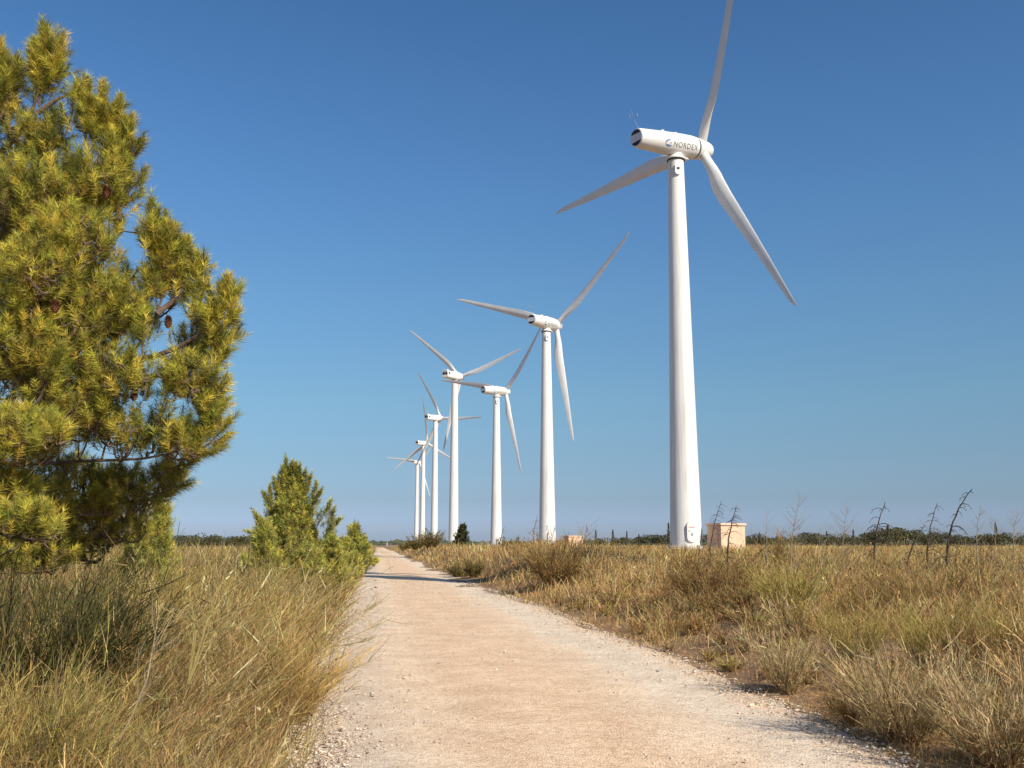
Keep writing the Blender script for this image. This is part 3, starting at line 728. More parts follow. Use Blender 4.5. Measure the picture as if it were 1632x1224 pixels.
def pine(name, label, base, trunk, limbs, lobes, n_nodes, n_shoots, ln=.17, nl=.08, nw=.0042, nn=90, up=.55, cols=None, group=None, cones=(), trunk_r=.14, reach=.30, spires=()):
    """trunk, limbs: polylines; lobes: (centre, (rx,ry,rz), weight)"""
    root = empty(name, base); tag(root, label, 'pine tree', group)
    B = np.array(base)
    skel = []
    bm = bmesh.new()
    def poly(pts, r0, r1):
        pts = [np.array(p, float) for p in pts]; fine = []
        for a, b in zip(pts, pts[1:]):
            k = max(2, int(np.linalg.norm(b - a) / .18))
            for i in range(k): fine.append(a + (b - a) * i / k)
        fine.append(pts[-1]); fine = np.array(fine)
        wob = np.cumsum(rng.normal(0, .008, fine.shape), 0); wob *= np.linspace(0, 1, len(fine))[:, None]; fine = fine + wob
        # smooth
        for _ in range(3): fine[1:-1] = .25 * fine[:-2] + .5 * fine[1:-1] + .25 * fine[2:]
        tube(bm, [tuple(q - B) for q in fine], list(np.linspace(r0, r1, len(fine))), 8)
        skel.append(fine); return fine
    poly(trunk, trunk_r, trunk_r * .22)
    from_bm('trunk', bm, M_BARK, root)
    for lb in limbs:
        bm = bmesh.new(); poly(lb, trunk_r * .20, trunk_r * .05); from_bm('limb', bm, M_BARK, root)
    S = np.concatenate(skel)
    wts = np.array([l[2] for l in lobes], float); wts /= wts.sum()
    def sample(n, shell):
        idx = rng.choice(len(lobes), n, p=wts)
        c = np.array([l[0] for l in lobes])[idx]; r = np.array([l[1] for l in lobes])[idx]
        v = unit(rng.normal(size=(n, 3))); rad = rng.uniform(shell ** 3, 1, n) ** (1 / 3)
        return c + v * r * rad[:, None]
    nodes = sample(n_nodes, .1)
    # boughs: from the nearest skeleton point lower than the node
    pv = Pile(); bV = []; bF = []; nb = 0
    bm = bmesh.new(); nd_base = []
    d0 = np.array([np.linalg.norm(S - q, axis=1).min() for q in nodes]); nodes = nodes[np.argsort(d0)]
    net = np.concatenate([S, nodes]); cnt = len(S)                 # boughs fork off earlier boughs, as they grow
    for q in nodes:
        dlt = q - net[:cnt]; L2 = np.linalg.norm(dlt, axis=1); dd = L2 + .7 * np.maximum(0, -dlt[:, 2] + .05) + np.where(np.arange(cnt) < len(S), 0, .03)
        i0 = int(np.argmin(dd)); s0 = net[i0]; cnt += 1
        mid = (s0 + q) / 2 + np.array([0, 0, -.05 * L2[i0]]) + rng.normal(0, .02, 3)
        tube(bm, [tuple(s0 - B), tuple(mid - B), tuple(q - B)], [.012, .009, .006] if n_nodes > 500 else [.018, .012, .008], 4, False)
    from_bm('boughs', bm, M_BARK, root, False)['kind'] = 'stuff'
    # shoots
    sh = sample(n_shoots, .35)
    near = np.zeros(len(sh), int)
    for i in range(0, len(sh), 500):
        dl = sh[i:i + 500, None] - nodes[None]
        near[i:i + 500] = np.argmin(np.linalg.norm(dl, axis=2) + .7 * np.maximum(0, -dl[..., 2]), 1)
    nq = nodes[near]; d = sh - nq; dist = np.linalg.norm(d, axis=1)
    lim = reach * rng.uniform(.45, 1, len(d)); far_ = dist > lim; sh[far_] = nq[far_] + (d / dist[:, None] * lim[:, None])[far_]; d = sh - nq
    centre = S[:, :].mean(0)
    dirs = unit(unit(d) * .55 + rng.normal(0, .25, d.shape) + np.array([0, 0, up]))
    V, F, _ = ribbons(nq - B, unit(d), np.linalg.norm(d, axis=1), rng.normal(0, .08, d.shape), np.full(len(d), .009), 2)
    tw = Pile(); tw.add(V, F, np.repeat(np.array([[.20, .14, .09]]), len(V), 0))
    V, F, _ = ribbons(sh - B, dirs, np.full(len(d), ln), d * 0, np.full(len(d), .008), 1)
    tw.add(V, F, np.repeat(np.array([[.26, .18, .08]]), len(V), 0)); tw.build('twigs', M_NEEDLE, root)['kind'] = 'stuff'
    if len(spires):
        es = []; ed = []; sb = bmesh.new()
        for b0, t0 in spires:
            b0 = np.array(b0); t0 = np.array(t0); ax = unit(t0 - b0); k = int(np.linalg.norm(t0 - b0) / .018)
            f_ = np.linspace(0, 1, k) ** .85; lat = rng.normal(0, 1, (k, 3)); lat -= ax * (lat @ ax)[:, None]; lat = unit(lat)
            q = b0 + (t0 - b0) * f_[:, None]; off = (.13 * (1 - f_) + .004)[:, None] * rng.uniform(.2, 1, (k, 1))
            es.append(q + lat * off); ed.append(unit(ax * 1.1 + lat * (.5 * (1 - f_) + .1)[:, None] + [0, 0, .2]))
            tube(sb, [tuple(b0 - B), tuple((b0 + t0) / 2 - B + rng.normal(0, .012, 3)), tuple(t0 - B + ax * .12)], [.012, .008, .004], 5, False)
        from_bm('leader_shoots', sb, M_BARK, root, False)['kind'] = 'stuff'
        sh = np.concatenate([sh] + es); dirs = np.concatenate([dirs] + ed)
    n = len(sh); zax = dirs; xax = unit(np.cross(zax, rng.normal(size=zax.shape))); yax = np.cross(zax, xax)
    cols = cols or [np.array((.42, .42, .08)), np.array((.56, .51, .10)), np.array((.28, .30, .065)), np.array((.15, .175, .045))]
    sc_ = rng.uniform(.7, 1.25, n)
    VV = []; CC = []; nt_ = 6
    shc = palette(n, cols, [1.0, .8, .9, .5])
    for k in range(nt_):
        b, dd, sd, t = shoot_template(nn, ln, nl)
        idx = np.arange(k, n, nt_); m = len(idx)
        def tf(v): return v[None, :, 0, None] * xax[idx][:, None] + v[None, :, 1, None] * yax[idx][:, None] + v[None, :, 2, None] * zax[idx][:, None]
        bb = tf(b) * sc_[idx][:, None, None] + (sh[idx] - B)[:, None]; dv = tf(dd) * sc_[idx][:, None, None]; sv = tf(sd) * nw / 2
        droop = np.array([0, 0, -.012]) * (nl / .08)
        tri = np.stack([bb - sv, bb + sv, bb + dv + droop], 2)      # m,nn,3,3
        VV.append(tri.reshape(-1, 3))
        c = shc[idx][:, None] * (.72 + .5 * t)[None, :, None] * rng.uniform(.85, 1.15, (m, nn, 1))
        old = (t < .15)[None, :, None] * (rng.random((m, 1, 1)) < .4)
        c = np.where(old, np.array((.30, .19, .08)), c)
        CC.append(np.repeat(c.reshape(-1, 3), 3, 0))
    VV = np.concatenate(VV); F = np.arange(len(VV)).reshape(-1, 3)
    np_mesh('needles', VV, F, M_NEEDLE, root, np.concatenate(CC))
    for c in cones:
        bm = bmesh.new(); c = Vector(c) - Vector(base)
        n_ = 9
        for i in range(n_):
            z = -.052 + .104 * i / (n_ - 1); rr = .036 * math.sin(math.pi * (.12 + .80 * (1 - i / (n_ - 1))) ) ** .7
            for k in range(9):
                a = 2 * math.pi * (k / 9 + i * .5 / 9)
                o = Vector((rr * math.cos(a), rr * math.sin(a), z))
                tn = Vector((-math.sin(a), math.cos(a), 0)) * .012
                t_ = [bm.verts.new(c + o * .55 - tn * .4 + Vector((0, 0, .004))), bm.verts.new(c + o * .55 + tn * .4 + Vector((0, 0, .004))),
                      bm.verts.new(c + o + tn), bm.verts.new(c + o * 1.1 - Vector((0, 0, .006))), bm.verts.new(c + o - tn)]
                bm.faces.new(t_)
        lathe_v = []
        tube(bm, [tuple(c + Vector((0, 0, z))) for z in (-.05, -.02, .02, .045)], [.006, .02, .022, .008], 8)
        from_bm('cone', bm, M_CONE, root, False)
    return root

def L_(px, py, Y, rx, ry, w_=1, rd=None):
    """crown lobe seen at photo pixel; radii given in photo pixels at that distance"""
    s = Y / 1600; c = at(px, py, Y); w0 = w_ * rx * ry; rx = max(7, rx - 9); ry = max(10, ry - 8)
    return (np.array(c), (rx * s, (rd or rx * 1.0) * s, ry * s), w0)
tr = [(-5.6, 9.8, .15), tuple(at(-170, 700, 9.8)), tuple(at(-120, 420, 9.6)), tuple(at(-60, 150, 9.4)), tuple(at(-55, -60, 9.4))]
def P_(*a): return tuple(at(*a))
limbs = [
    [P_(-150, 640, 9.8), P_(0, 600, 9.2), P_(130, 590, 9.0), P_(215, 575, 8.9), P_(250, 500, 8.9), P_(275, 430, 8.9), P_(262, 345, 8.9)],
    [P_(215, 575, 8.9), P_(290, 560, 8.8), P_(345, 510, 8.8), P_(370, 455, 8.8)],
    [P_(250, 500, 8.9), P_(300, 470, 9.0), P_(312, 400, 9.0)],
    [P_(-130, 500, 9.6), P_(10, 400, 9.2), P_(110, 320, 9.0), P_(170, 250, 9.0), P_(190, 170, 9.0)],
    [P_(-90, 330, 9.5), P_(0, 250, 9.2), P_(60, 180, 9.1), P_(72, 60, 9.1)],
    [P_(60, 180, 9.1), P_(100, 150, 9.1), P_(118, 150, 9.1)],
    [P_(-160, 720, 9.8), P_(20, 740, 9.3), P_(160, 730, 9.0), P_(270, 730, 8.9), P_(345, 690, 8.9)],
    [P_(-160, 760, 9.8), P_(0, 800, 9.8), P_(130, 810, 9.8), P_(260, 790, 9.7)],
    [P_(-150, 700, 9.7), P_(-40, 690, 8.6), P_(50, 720, 8.0), P_(90, 700, 7.9)],
    [P_(-160, 780, 9.7), P_(-60, 830, 8.4), P_(20, 850, 7.9), P_(80, 850, 7.8)],
    [P_(-130, 560, 9.6), P_(-40, 480, 8.8), P_(60, 440, 8.3), P_(110, 400, 8.2)],
    [P_(-150, 640, 9.8), P_(-300, 560, 9.8), P_(-420, 480, 9.8)], [P_(-120, 420, 9.6), P_(-260, 300, 9.8), P_(-300, 200, 9.8)],
    [P_(-150, 680, 9.8), P_(-180, 640, 11.5), P_(-160, 580, 12.5)], [P_(-150, 680, 9.8), P_(-260, 700, 8.3), P_(-330, 680, 7.6)],
]
lobes = [
    L_(70, 105, 9.1, 16, 62, 2.4), L_(92, 115, 9.1, 9, 36, 1.6), L_(8, 150, 9.2, 32, 66, 1.7), L_(45, 225, 9.1, 45, 45, 1.2), L_(85, 215, 9.2, 22, 40, 1.0),
    L_(60, 330, 9.3, 110, 110, 1.0), L_(325, 500, 8.9, 34, 44, 1.2), L_(300, 560, 9.1, 40, 40, .8), L_(270, 470, 9.1, 34, 40, .8), L_(120, 480, 9.2, 120, 100, 1.0), L_(118, 158, 9.0, 10, 20, .8), L_(150, 195, 9.0, 26, 48, 1.5), L_(172, 215, 9.0, 22, 55, 1.5), L_(196, 245, 9.0, 18, 60, 1.8), L_(150, 300, 8.9, 68, 60, 1.4),
    L_(60, 330, 8.7, 85, 70, 1.2), L_(120, 390, 8.5, 75, 60, 1.2), L_(180, 350, 8.9, 28, 55, 1.0),
    L_(248, 385, 8.9, 16, 46, 2.0), L_(266, 410, 8.9, 20, 48, 1.6), L_(244, 455, 8.9, 22, 34, 1.2), L_(290, 420, 9.0, 14, 40, 1.7), L_(314, 440, 9.0, 12, 42, 1.8), L_(361, 480, 8.8, 7, 26, 1.8), L_(340, 515, 8.8, 18, 26, 1.6),
    L_(345, 555, 8.8, 22, 40, 1.2), L_(300, 610, 8.8, 50, 45, 1.3), L_(225, 520, 9.1, 40, 40, .7), L_(170, 500, 8.7, 70, 55, 1.1), L_(190, 610, 8.7, 70, 50, 1.0),
    L_(335, 665, 8.9, 28, 45, 1.4), L_(290, 710, 8.9, 50, 40, 1.2), L_(215, 700, 9.0, 80, 40, 1.0), L_(270, 770, 9.6, 35, 30, 1.0), L_(200, 790, 9.7, 80, 45, 1.1),
    L_(100, 790, 9.7, 110, 60, 1.2), L_(80, 560, 8.6, 110, 90, 1.0), L_(60, 450, 8.3, 75, 60, 1.2), L_(20, 560, 8.4, 70, 70, 1.0), L_(120, 660, 8.8, 90, 60, 1.0),
    L_(30, 710, 8.0, 75, 50, 1.4), L_(85, 705, 7.9, 30, 25, 1.0), L_(40, 845, 7.9, 55, 30, 1.6), L_(85, 860, 7.8, 20, 18, .9), L_(0, 790, 8.2, 60, 40, 1.0),
    L_(-60, 230, 9.3, 70, 120, .7), L_(-60, 60, 9.4, 40, 110, .8), L_(-120, 450, 9.6, 130, 150, .6, 200), L_(-150, 700, 9.8, 140, 130, .6, 220), L_(-350, 560, 9.8, 130, 160, .4), L_(-270, 290, 9.8, 100, 130, .4),
    L_(-160, 600, 12.2, 120, 130, .5), L_(-310, 690, 7.8, 100, 90, .4), L_(60, 650, 10.4, 120, 120, .5), L_(40, 400, 10.2, 90, 120, .4),
    L_(20, 890, 9.6, 110, 40, .9), L_(140, 845, 10.2, 110, 40, 1.0), L_(60, 880, 10.6, 120, 45, .8), L_(-60, 870, 10.0, 110, 60, .6), L_(190, 850, 10.6, 60, 28, .7),
]
SPIRES = [((62, 170, 9.1), (68, 50, 9.1)), ((75, 150, 9.1), (96, 72, 9.1)), ((58, 160, 9.1), (52, 80, 9.15)), ((10, 190, 9.1), (2, 85, 9.1)), ((0, 190, 9.1), (25, 110, 9.0)), ((-20, 180, 9.2), (-30, 70, 9.2)),
    ((104, 215, 9.0), (120, 150, 9.0)), ((135, 230, 9.0), (138, 140, 9.0)), ((150, 235, 9.0), (163, 145, 9.0)), ((165, 245, 9.0), (187, 175, 8.95)), ((175, 270, 9.0), (206, 200, 8.95)), ((180, 300, 8.95), (218, 235, 8.9)), ((185, 340, 8.9), (222, 290, 8.9)),
    ((238, 420, 8.9), (242, 335, 8.9)), ((250, 430, 8.9), (262, 360, 8.9)), ((275, 470, 8.95), (282, 388, 8.95)), ((285, 480, 9.0), (298, 398, 9.0)), ((305, 490, 9.0), (320, 425, 9.0)), ((345, 540, 8.8), (358, 458, 8.8)), ((350, 550, 8.8), (374, 478, 8.8)),
    ((330, 570, 8.8), (368, 515, 8.8)), ((320, 630, 8.8), (354, 570, 8.75)), ((315, 660, 8.8), (352, 620, 8.8)), ((310, 725, 8.9), (358, 680, 8.9)), ((300, 735, 8.9), (345, 705, 8.9)), ((250, 760, 9.2), (300, 740, 9.1)), ((225, 790, 9.4), (285, 775, 9.4)),
    ((90, 480, 8.4), (110, 390, 8.3)), ((40, 420, 8.5), (35, 330, 8.4)), ((150, 560, 8.6), (190, 480, 8.5)), ((220, 600, 8.7), (225, 520, 8.6)), ((60, 640, 8.2), (90, 570, 8.1)), ((150, 690, 8.7), (170, 620, 8.6)), ((10, 560, 8.2), (25, 480, 8.1)), ((250, 680, 8.8), (275, 610, 8.7))]
pine('pine_tree', 'large yellow green pine filling the left edge of the view', (-5.6, 9.8, .1), tr, limbs, lobes, 2000, 10500, nn=64, nw=.0046, up=.95, reach=.30, nl=.088, ln=.15,
     spires=[(P_(*a), P_(*b)) for a, b in SPIRES],
     cones=[P_(214, 628, 8.75), P_(268, 512, 8.8), P_(222, 582, 8.8), P_(170, 305, 8.7), P_(88, 488, 8.1)])

def young_pine(px, py_top, Y, hw, label, dens=1.0, tips=(), nn=26, lean=0, zb=None, cols=None, name='young_pine', spires=5):
    """conical bushy pine; hw = half width in metres"""
    x = (px - 816) / 1600 * Y; y = Y; z = gz(x, y); top = at(px, py_top, Y).z; H = top - z
    lob = []; limbs_ = []
    for i in range(7):
        t = i / 6; rr = hw * (1 - .84 * t ** 1.05) * .9
        lob.append((np.array((x + lean * t, y, z + H * (.15 + .66 * t))), (rr, rr, H * .13), 1.6 * (1 - .6 * t)))
    for k in range(spires * 2):
        a = rng.uniform(0, 2 * np.pi); f_ = rng.uniform(.25, .95); r_ = hw * (1 - f_) * 1.0 + .05; zz = z + H * (f_ * .85)
        c = np.array((x + r_ * math.cos(a), y + r_ * math.sin(a), zz)); lob.append((c, (hw * .13, hw * .13, H * .11), .45))
        limbs_.append([(x, y, zz - H * .22), tuple(c - np.array((0, 0, H * .08))), tuple(c + np.array((0, 0, H * .06)))])
    for k in range(3):
        lob.append((np.array((x + rng.normal(0, .06) * hw, y, z + H * (.80 + .045 * k))), (hw * .10, hw * .10, H * .07), .35))
    s = Y / 9.0
    return pine(name, label, (x, y, z), [(x, y, z - .1), (x, y, z + H * .5), (x + lean, y, z + H * .9)], limbs_, lob,
                int(120 * dens), int(2000 * dens), ln=.15 * (1 + .12 * s), nl=.075 * (1 + .15 * s), nw=.0038 * s, nn=nn, up=1.0, cols=cols, group='young pines along the left verge', spires=[(P_(a, b, Y), P_(c, d_, Y - .3)) for a, b, c, d_ in tips], trunk_r=.05 + .02 * H / 3)
DK = [np.array((.44, .46, .12)), np.array((.56, .54, .13)), np.array((.30, .35, .10)), np.array((.18, .23, .08))]
young_pine(466, 740, 27, 1.1, 'bushy young pine standing alone between the big pine and the track', 2.6, cols=DK, spires=12, tips=[(462, 775, 466, 742), (447, 790, 449, 752), (484, 790, 486, 756), (498, 820, 503, 776), (432, 835, 430, 780), (475, 770, 472, 745), (520, 850, 530, 818), (415, 860, 412, 832), (456, 785, 456, 737), (470, 790, 478, 748), (480, 800, 494, 764), (448, 800, 438, 768), (440, 820, 422, 790), (490, 815, 510, 786), (430, 850, 408, 822), (505, 840, 524, 806), (515, 855, 538, 832), (460, 810, 466, 770), (425, 860, 400, 850)])
young_pine(425, 830, 25.5, .7, 'low spreading pine at the left foot of the bushy young pine', .6, cols=DK)
young_pine(530, 850, 31, .9, 'narrow young pine at the right foot of the bushy young pine', .6, cols=DK)
young_pine(262, 796, 17, .55, 'small round pine under the right edge of the big pine', .7, cols=DK)
young_pine(228, 830, 18, .55, 'low dark pine beneath the crown of the big pine', .5, cols=DK)
young_pine(568, 834, 48, .9, 'small pine beside the far left edge of the track', .5, nn=20, cols=DK)
young_pine(550, 858, 41, 1.1, 'low pine in the left verge nearest the young pine group, toward the track', .6, nn=20, cols=DK)
young_pine(582, 856, 62, 1.0, 'farthest small pine of the left verge, where the track narrows', .4, nn=18, cols=DK)
FIR = [np.array((.05, .07, .03)), np.array((.08, .10, .035)), np.array((.035, .05, .025)), np.array((.12, .12, .05))]
young_pine(738, 836, 120, 1.5, 'small dark conifer in front of the tallest distant turbine', .28, nn=22, cols=FIR, name='dark_conifer', spires=8)

# ------------------------------------------------------------------ dead saplings
def sapling(bpx, bpy_, tpx, tpy, Y, label, bow=.12, nbr=34, br=.40, m=None, r0=.028, droop=1.0, name='dead_sapling', side=.6):
    r0 *= rng.uniform(1.0, 1.4); b = at(bpx, bpy_, Y); b.z = min(b.z, gz(b.x, b.y)) - .05; t = at(tpx, tpy, Y)
    root = empty(name, b); tag(root, label, 'dead sapling' if name == 'dead_sapling' else 'dry plant', 'dead saplings on the right bank' if name == 'dead_sapling' else 'tall dry weeds on the right bank')
    m = m or M_TWIG; d = t - b; H = d.length
    pts = []
    n = 14
    for i in range(n + 1):
        s = i / n; q = Vector((d.x * (s ** 2.2), d.y * s, d.z * (s - .04 * s ** 4))) + Vector((rng.normal(0, .0035), rng.normal(0, .0035), 0)) * H
        q.x += -bow * H * math.sin(math.pi * s) * .15
        pts.append(q)
    bm = bmesh.new(); tube(bm, pts, [r0 * (1 - .78 * i / n) for i in range(n + 1)], 7); from_bm('stem', bm, m, root)
    bm = bmesh.new()
    for k in range(nbr):
        s = rng.uniform(.12, .97); i = int(s * n); q = pts[i].lerp(pts[min(i + 1, n)], s * n - i)
        a = rng.choice([0, math.pi], p=[side, 1 - side]) + rng.normal(0, .7); l = H * br * (1.0 - .75 * s) * rng.uniform(.3, .95)
        o = Vector((math.cos(a), math.sin(a), 0)); rise = rng.uniform(.12, .35)
        br_pts = [q + o * (l * w_) + Vector((0, 0, l * (rise * w_ * 2.2 - droop * .9 * w_ ** 2.2))) for w_ in (0, .25, .5, .75, 1)]
        tube(bm, br_pts, [r0 * .20, r0 * .19, r0 * .17, r0 * .14, r0 * .10], 4, False)
        for j in (2, 3, 4):
            if j == 3 or rng.random() < .75:
                e = br_pts[j] + Vector((rng.normal(0, .10), rng.normal(0, .08), rng.normal(-.02, .06))) * l * 1.1
                tube(bm, [br_pts[j], e], [r0 * .17, r0 * .11], 3, False)
    from_bm('twigs', bm, m, root, False)['kind'] = 'stuff'
    return root
sapling(1160, 890, 1174, 801, 30, 'dead sapling in front of the peach hut wall', br=.3, r0=.03)
sapling(1132, 885, 1150, 793, 30, 'dead sapling between the nearest tower and the hut', br=.28, r0=.024)
sapling(1114, 890, 1120, 840, 29, 'short dead stem at the foot of the nearest tower', br=.2, nbr=10, r0=.022)
sapling(1394, 908, 1411, 794, 28, 'bare dead sapling with arching side branches, leftmost of the four tall ones', br=.42, r0=.028)
sapling(1480, 925, 1494, 796, 26, 'dead sapling with a bleached pale tip, left of the tallest one', br=.36, r0=.026)
sapling(1444, 938, 1474, 832, 25, 'dead sapling leaning right, shorter than the two on its right', br=.26, nbr=14, r0=.026)
sapling(1510, 915, 1548, 773, 27, 'tallest dead sapling, its black stem bowed over to the right', br=.34, r0=.036, nbr=30)
sapling(850, 872, 857, 818, 62, 'thin dead sapling just left of the second turbine tower', br=.35, r0=.035, nbr=14)
sapling(797, 870, 804, 838, 62, 'curved dead sapling in front of the third turbine tower', br=.5, r0=.03, nbr=12)
W_ = dict(m=M_TWIGPALE, name='dry_weed', droop=-.5, side=.5)
sapling(1262, 905, 1277, 782, 24, 'tall pale branching dry weed between the hut and the clump of weeds', br=.32, nbr=70, r0=.013, **W_)
sapling(1345, 905, 1352, 800, 25, 'pale feathery dry weed left of the bare sapling with arching branches', br=.38, nbr=75, r0=.013, **W_)
sapling(1225, 900, 1222, 806, 24, 'thin dry weed just right of the peach hut', br=.25, nbr=18, r0=.010, **W_)
sapling(1560, 915, 1562, 800, 24, 'thin pale dry weed right of the tallest dead sapling', br=.25, nbr=44, r0=.012, **W_)
sapling(1590, 920, 1587, 822, 23, 'dry weed between the thin weed and the right edge of the view', br=.3, nbr=44, r0=.012, **W_)
sapling(1618, 925, 1622, 806, 23, 'rightmost tall dry weed at the edge of the view', br=.34, nbr=50, r0=.012, **W_)
sapling(1310, 905, 1306, 838, 26, 'short dry weed between the two tallest pale weeds', br=.35, nbr=24, r0=.011, **W_)

# ------------------------------------------------------------------ shrubs
def shrub_geo(O, rad, h, cols, wts, n, stems, cone, wd, sub, lean, ball, ps, pf):
    a = rng.uniform(0, 2 * np.pi, stems); sp = rng.uniform(.1, 1, stems) ** .6 * cone
    dv = unit(np.stack([np.cos(a) * sp + lean[0], np.sin(a) * sp + lean[1], np.ones(stems)], -1))
    b = np.stack([np.cos(a), np.sin(a), 0 * a], -1) * (rng.uniform(0, .35, stems) * rad)[:, None]
    V, F, P = ribbons(b, dv, h * rng.uniform(.5, .95, stems), rng.normal(0, .16, (stems, 3)), np.full(stems, wd * 1.8), 4, .4)
    ps.add(V + O, F, np.repeat(palette(stems, [BROWN * .6, BROWN * 1.1], [1, 1]), 10, 0))
    k = rng.integers(0, stems, n); ti = rng.uniform(.1, 1, n) * 4; i0 = ti.astype(int).clip(0, 3)
    b0 = P[k, i0] + (P[k, i0 + 1] - P[k, i0]) * (ti - i0)[:, None] + rng.normal(0, .06, (n, 3)) * rad
    out = unit(b0 * [1, 1, .4] + 1e-3)
    dd = unit(dv[k] * .9 + out * .25 + rng.normal(0, .34 if not ball else .6, (n, 3)))
    L = h * rng.uniform(.12, .42, n) * (1 if not ball else .6); w0 = wd * rng.uniform(.6, 1.3, n)
    bend = np.stack([rng.normal(0, .12, n), rng.normal(0, .12, n), rng.uniform(-.05, .15, n)], -1)
    C = palette(n, cols, wts)
    V, F, P2 = ribbons(b0, dd, L, bend, w0, 2, .4); pf.add(V + O, F, np.repeat(C, 6, 0))
    for s_ in range(sub):
        tt = rng.integers(0, 3, n); bb = P2[np.arange(n), tt]
        d2 = unit(dd + rng.normal(0, .5, (n, 3)) + [0, 0, .15]); V, F, _ = ribbons(bb, d2, L * rng.uniform(.2, .6, n), bend, w0 * .8, 1, .4)
        pf.add(V + O, F, np.repeat(C * rng.uniform(.8, 1.2, (n, 1)), 4, 0))

def shrub(px, py, Y, rad, h, label, cols, wts, n=900, name='broom_shrub', stems=40, cone=.8, wd=.004, sub=4, group=None, lean=(0, 0), m=None, ball=False, cat='shrub'):
    x = (px - 816) / 1600 * Y; y = Y; z = gz(x, y)
    root = empty(name, (x, y, z)); tag(root, label, cat, group)
    ps = Pile(); pf = Pile(); shrub_geo(np.zeros(3), rad, h, cols, wts, n, stems, cone, wd, sub, lean, ball, ps, pf)
    ps.build('stems', M_BROOM, root); pf.build('foliage', m or M_BROOM, root)
    return root

def thicket(name, label, side, N, d0, d1, u0, u1, fam, hr, seed):
    """tangled low scrub nobody could count: one object"""
    pf = Pile(); k = 0; guard = 0
    while k < N and guard < 60000:
        guard += 1
        d = math.exp(rng.uniform(math.log(d0), math.log(d1))); x = d * rng.uniform(-.72, .72); u = (x - float(road_x(d))) * side
        if not (u0 < u < u1) or float(vnoise(x, d, 1.5, seed)) < .42: continue
        h = rng.uniform(*hr) * min(1, .45 + .4 * (u - u0)); cols, wts = fam[rng.integers(len(fam))]; big = 1 + d / 14
        shrub_geo(np.array([x, d, gz(x, d)]), h * .8, h, cols, wts, int(200 / big + 60), 14, rng.uniform(.8, 1.7), .0042 * big, 3, (rng.normal(0, .2), rng.normal(0, .2)), rng.random() < .5, pf, pf); k += 1
    tag(pf.build(name, M_BROOM), label, 'scrub', kind='stuff')
GG = [np.array((.46, .40, .25)), np.array((.34, .30, .18)), np.array((.60, .51, .34)), np.array((.30, .20, .12))]
GO = [np.array((.42, .37, .12)), np.array((.32, .31, .11)), np.array((.58, .47, .19)), np.array((.28, .19, .09))]
GB_ = [np.array((.28, .18, .09)), np.array((.20, .13, .07)), np.array((.40, .29, .13)), np.array((.24, .22, .08))]
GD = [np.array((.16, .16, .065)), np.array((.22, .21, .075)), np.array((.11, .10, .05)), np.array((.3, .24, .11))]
thicket('verge_scrub', 'tangled brown and olive scrub in the left verge', -1, 620, 3.0, 22, 2.6, 12, [(GO, [1, 1, .5, .8]), (GB_, [1, 1, .6, .4]), (GG, [.6, 1, .6, .6]), ([STRAW, BROWN, OLIVE], [1, 1, 1])], (.35, .85), 71)
thicket('bank_scrub', 'tangled brown and grey scrub on the right bank', 1, 430, 5, 34, 2.75, 14, [(GG, [1, 1, .6, .8]), (GB_, [1, 1, .8, .4]), (GO, [1, .8, .8, .6]), ([STRAW, BROWN, ORANGE], [1, 1, 1])], (.25, .6), 72)
gr = 'grey green brooms at the right edge of the track'
shrub(1235, 0, 11.5, .4, .62, 'pale grey green broom, the leftmost and nearest the middle of the right verge', GG, [1, .8, 1, .5], 675, wd=.0065, sub=3, group=gr)
shrub(1420, 0, 8.6, .55, .78, 'broad grey green broom overhanging the right track edge, largest of its row', GG, [1, .8, 1.2, .5], 1125, wd=.0065, sub=3, group=gr, cone=1.0, stems=60)
shrub(1560, 0, 7.6, .5, .72, 'grey green broom in the lower right corner of the view', GG, [.8, 1, 1, .6], 975, wd=.0065, sub=3, group=gr, cone=1.0, stems=55)
shrub(1470, 0, 11.5, .5, .68, 'green tinted broom behind the broad overhanging one', GO, [1, 1, .6, .3], 1200, group=gr, cone=.9)
shrub(1350, 0, 12.5, .45, .60, 'olive broom behind and left of the broad overhanging one', GO, [1, 1, .6, .4], 900, group=gr)
shrub(1600, 0, 11, .5, .65, 'olive broom at the right edge, behind the corner one', GO, [1, 1, .6, .4], 900, group=gr)
shrub(1340, 0, 9.4, .3, .40, 'low brown twiggy broom on the soil left of the broad one', GB_, [1, 1, .6, .4], 600, group=gr)
gd = 'dark rounded bushes in the grass of the right bank'
shrub(1135, 0, 21, 1.0, 1.35, 'dark brown rounded bush below the peach hut', GB_, [1, 1, .8, .6], 2600, name='dark_bush', cone=1.6, wd=.009, ball=True, group=gd, stems=70)
shrub(1146, 0, 18.5, .5, .8, 'small dark brown bush just in front of the rounded one', GB_, [1, 1, .8, .6], 800, name='dark_bush', cone=1.7, wd=.008, ball=True, group=gd)
shrub(1250, 0, 17.5, .6, .9, 'green bush with yellow tips on the soil bank', GO, [.8, 1.4, .4, .6], 1300, name='dark_bush', cone=1.1, wd=.008, group=gd)
shrub(1475, 0, 16, 1.1, 1.2, 'wide dark brown bush below the dead saplings', GB_, [1, 1, .8, .8], 2800, name='dark_bush', cone=1.7, wd=.008, ball=True, group=gd, stems=80)
shrub(888, 0, 33, 1.2, 1.6, 'brown bush on the bank below the second turbine', GB_, [1, .8, 1.1, .6], 1600, name='dark_bush', cone=1.3, wd=.015, ball=True, group=gd)
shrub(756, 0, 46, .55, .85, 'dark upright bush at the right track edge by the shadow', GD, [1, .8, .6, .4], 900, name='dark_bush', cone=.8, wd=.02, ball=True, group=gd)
shrub(735, 0, 48, .8, .8, 'low dark bush where the tower shadow meets the right verge', GD, [1, .8, .6, .4], 900, name='dark_bush', cone=1.4, wd=.02, ball=True, group=gd)
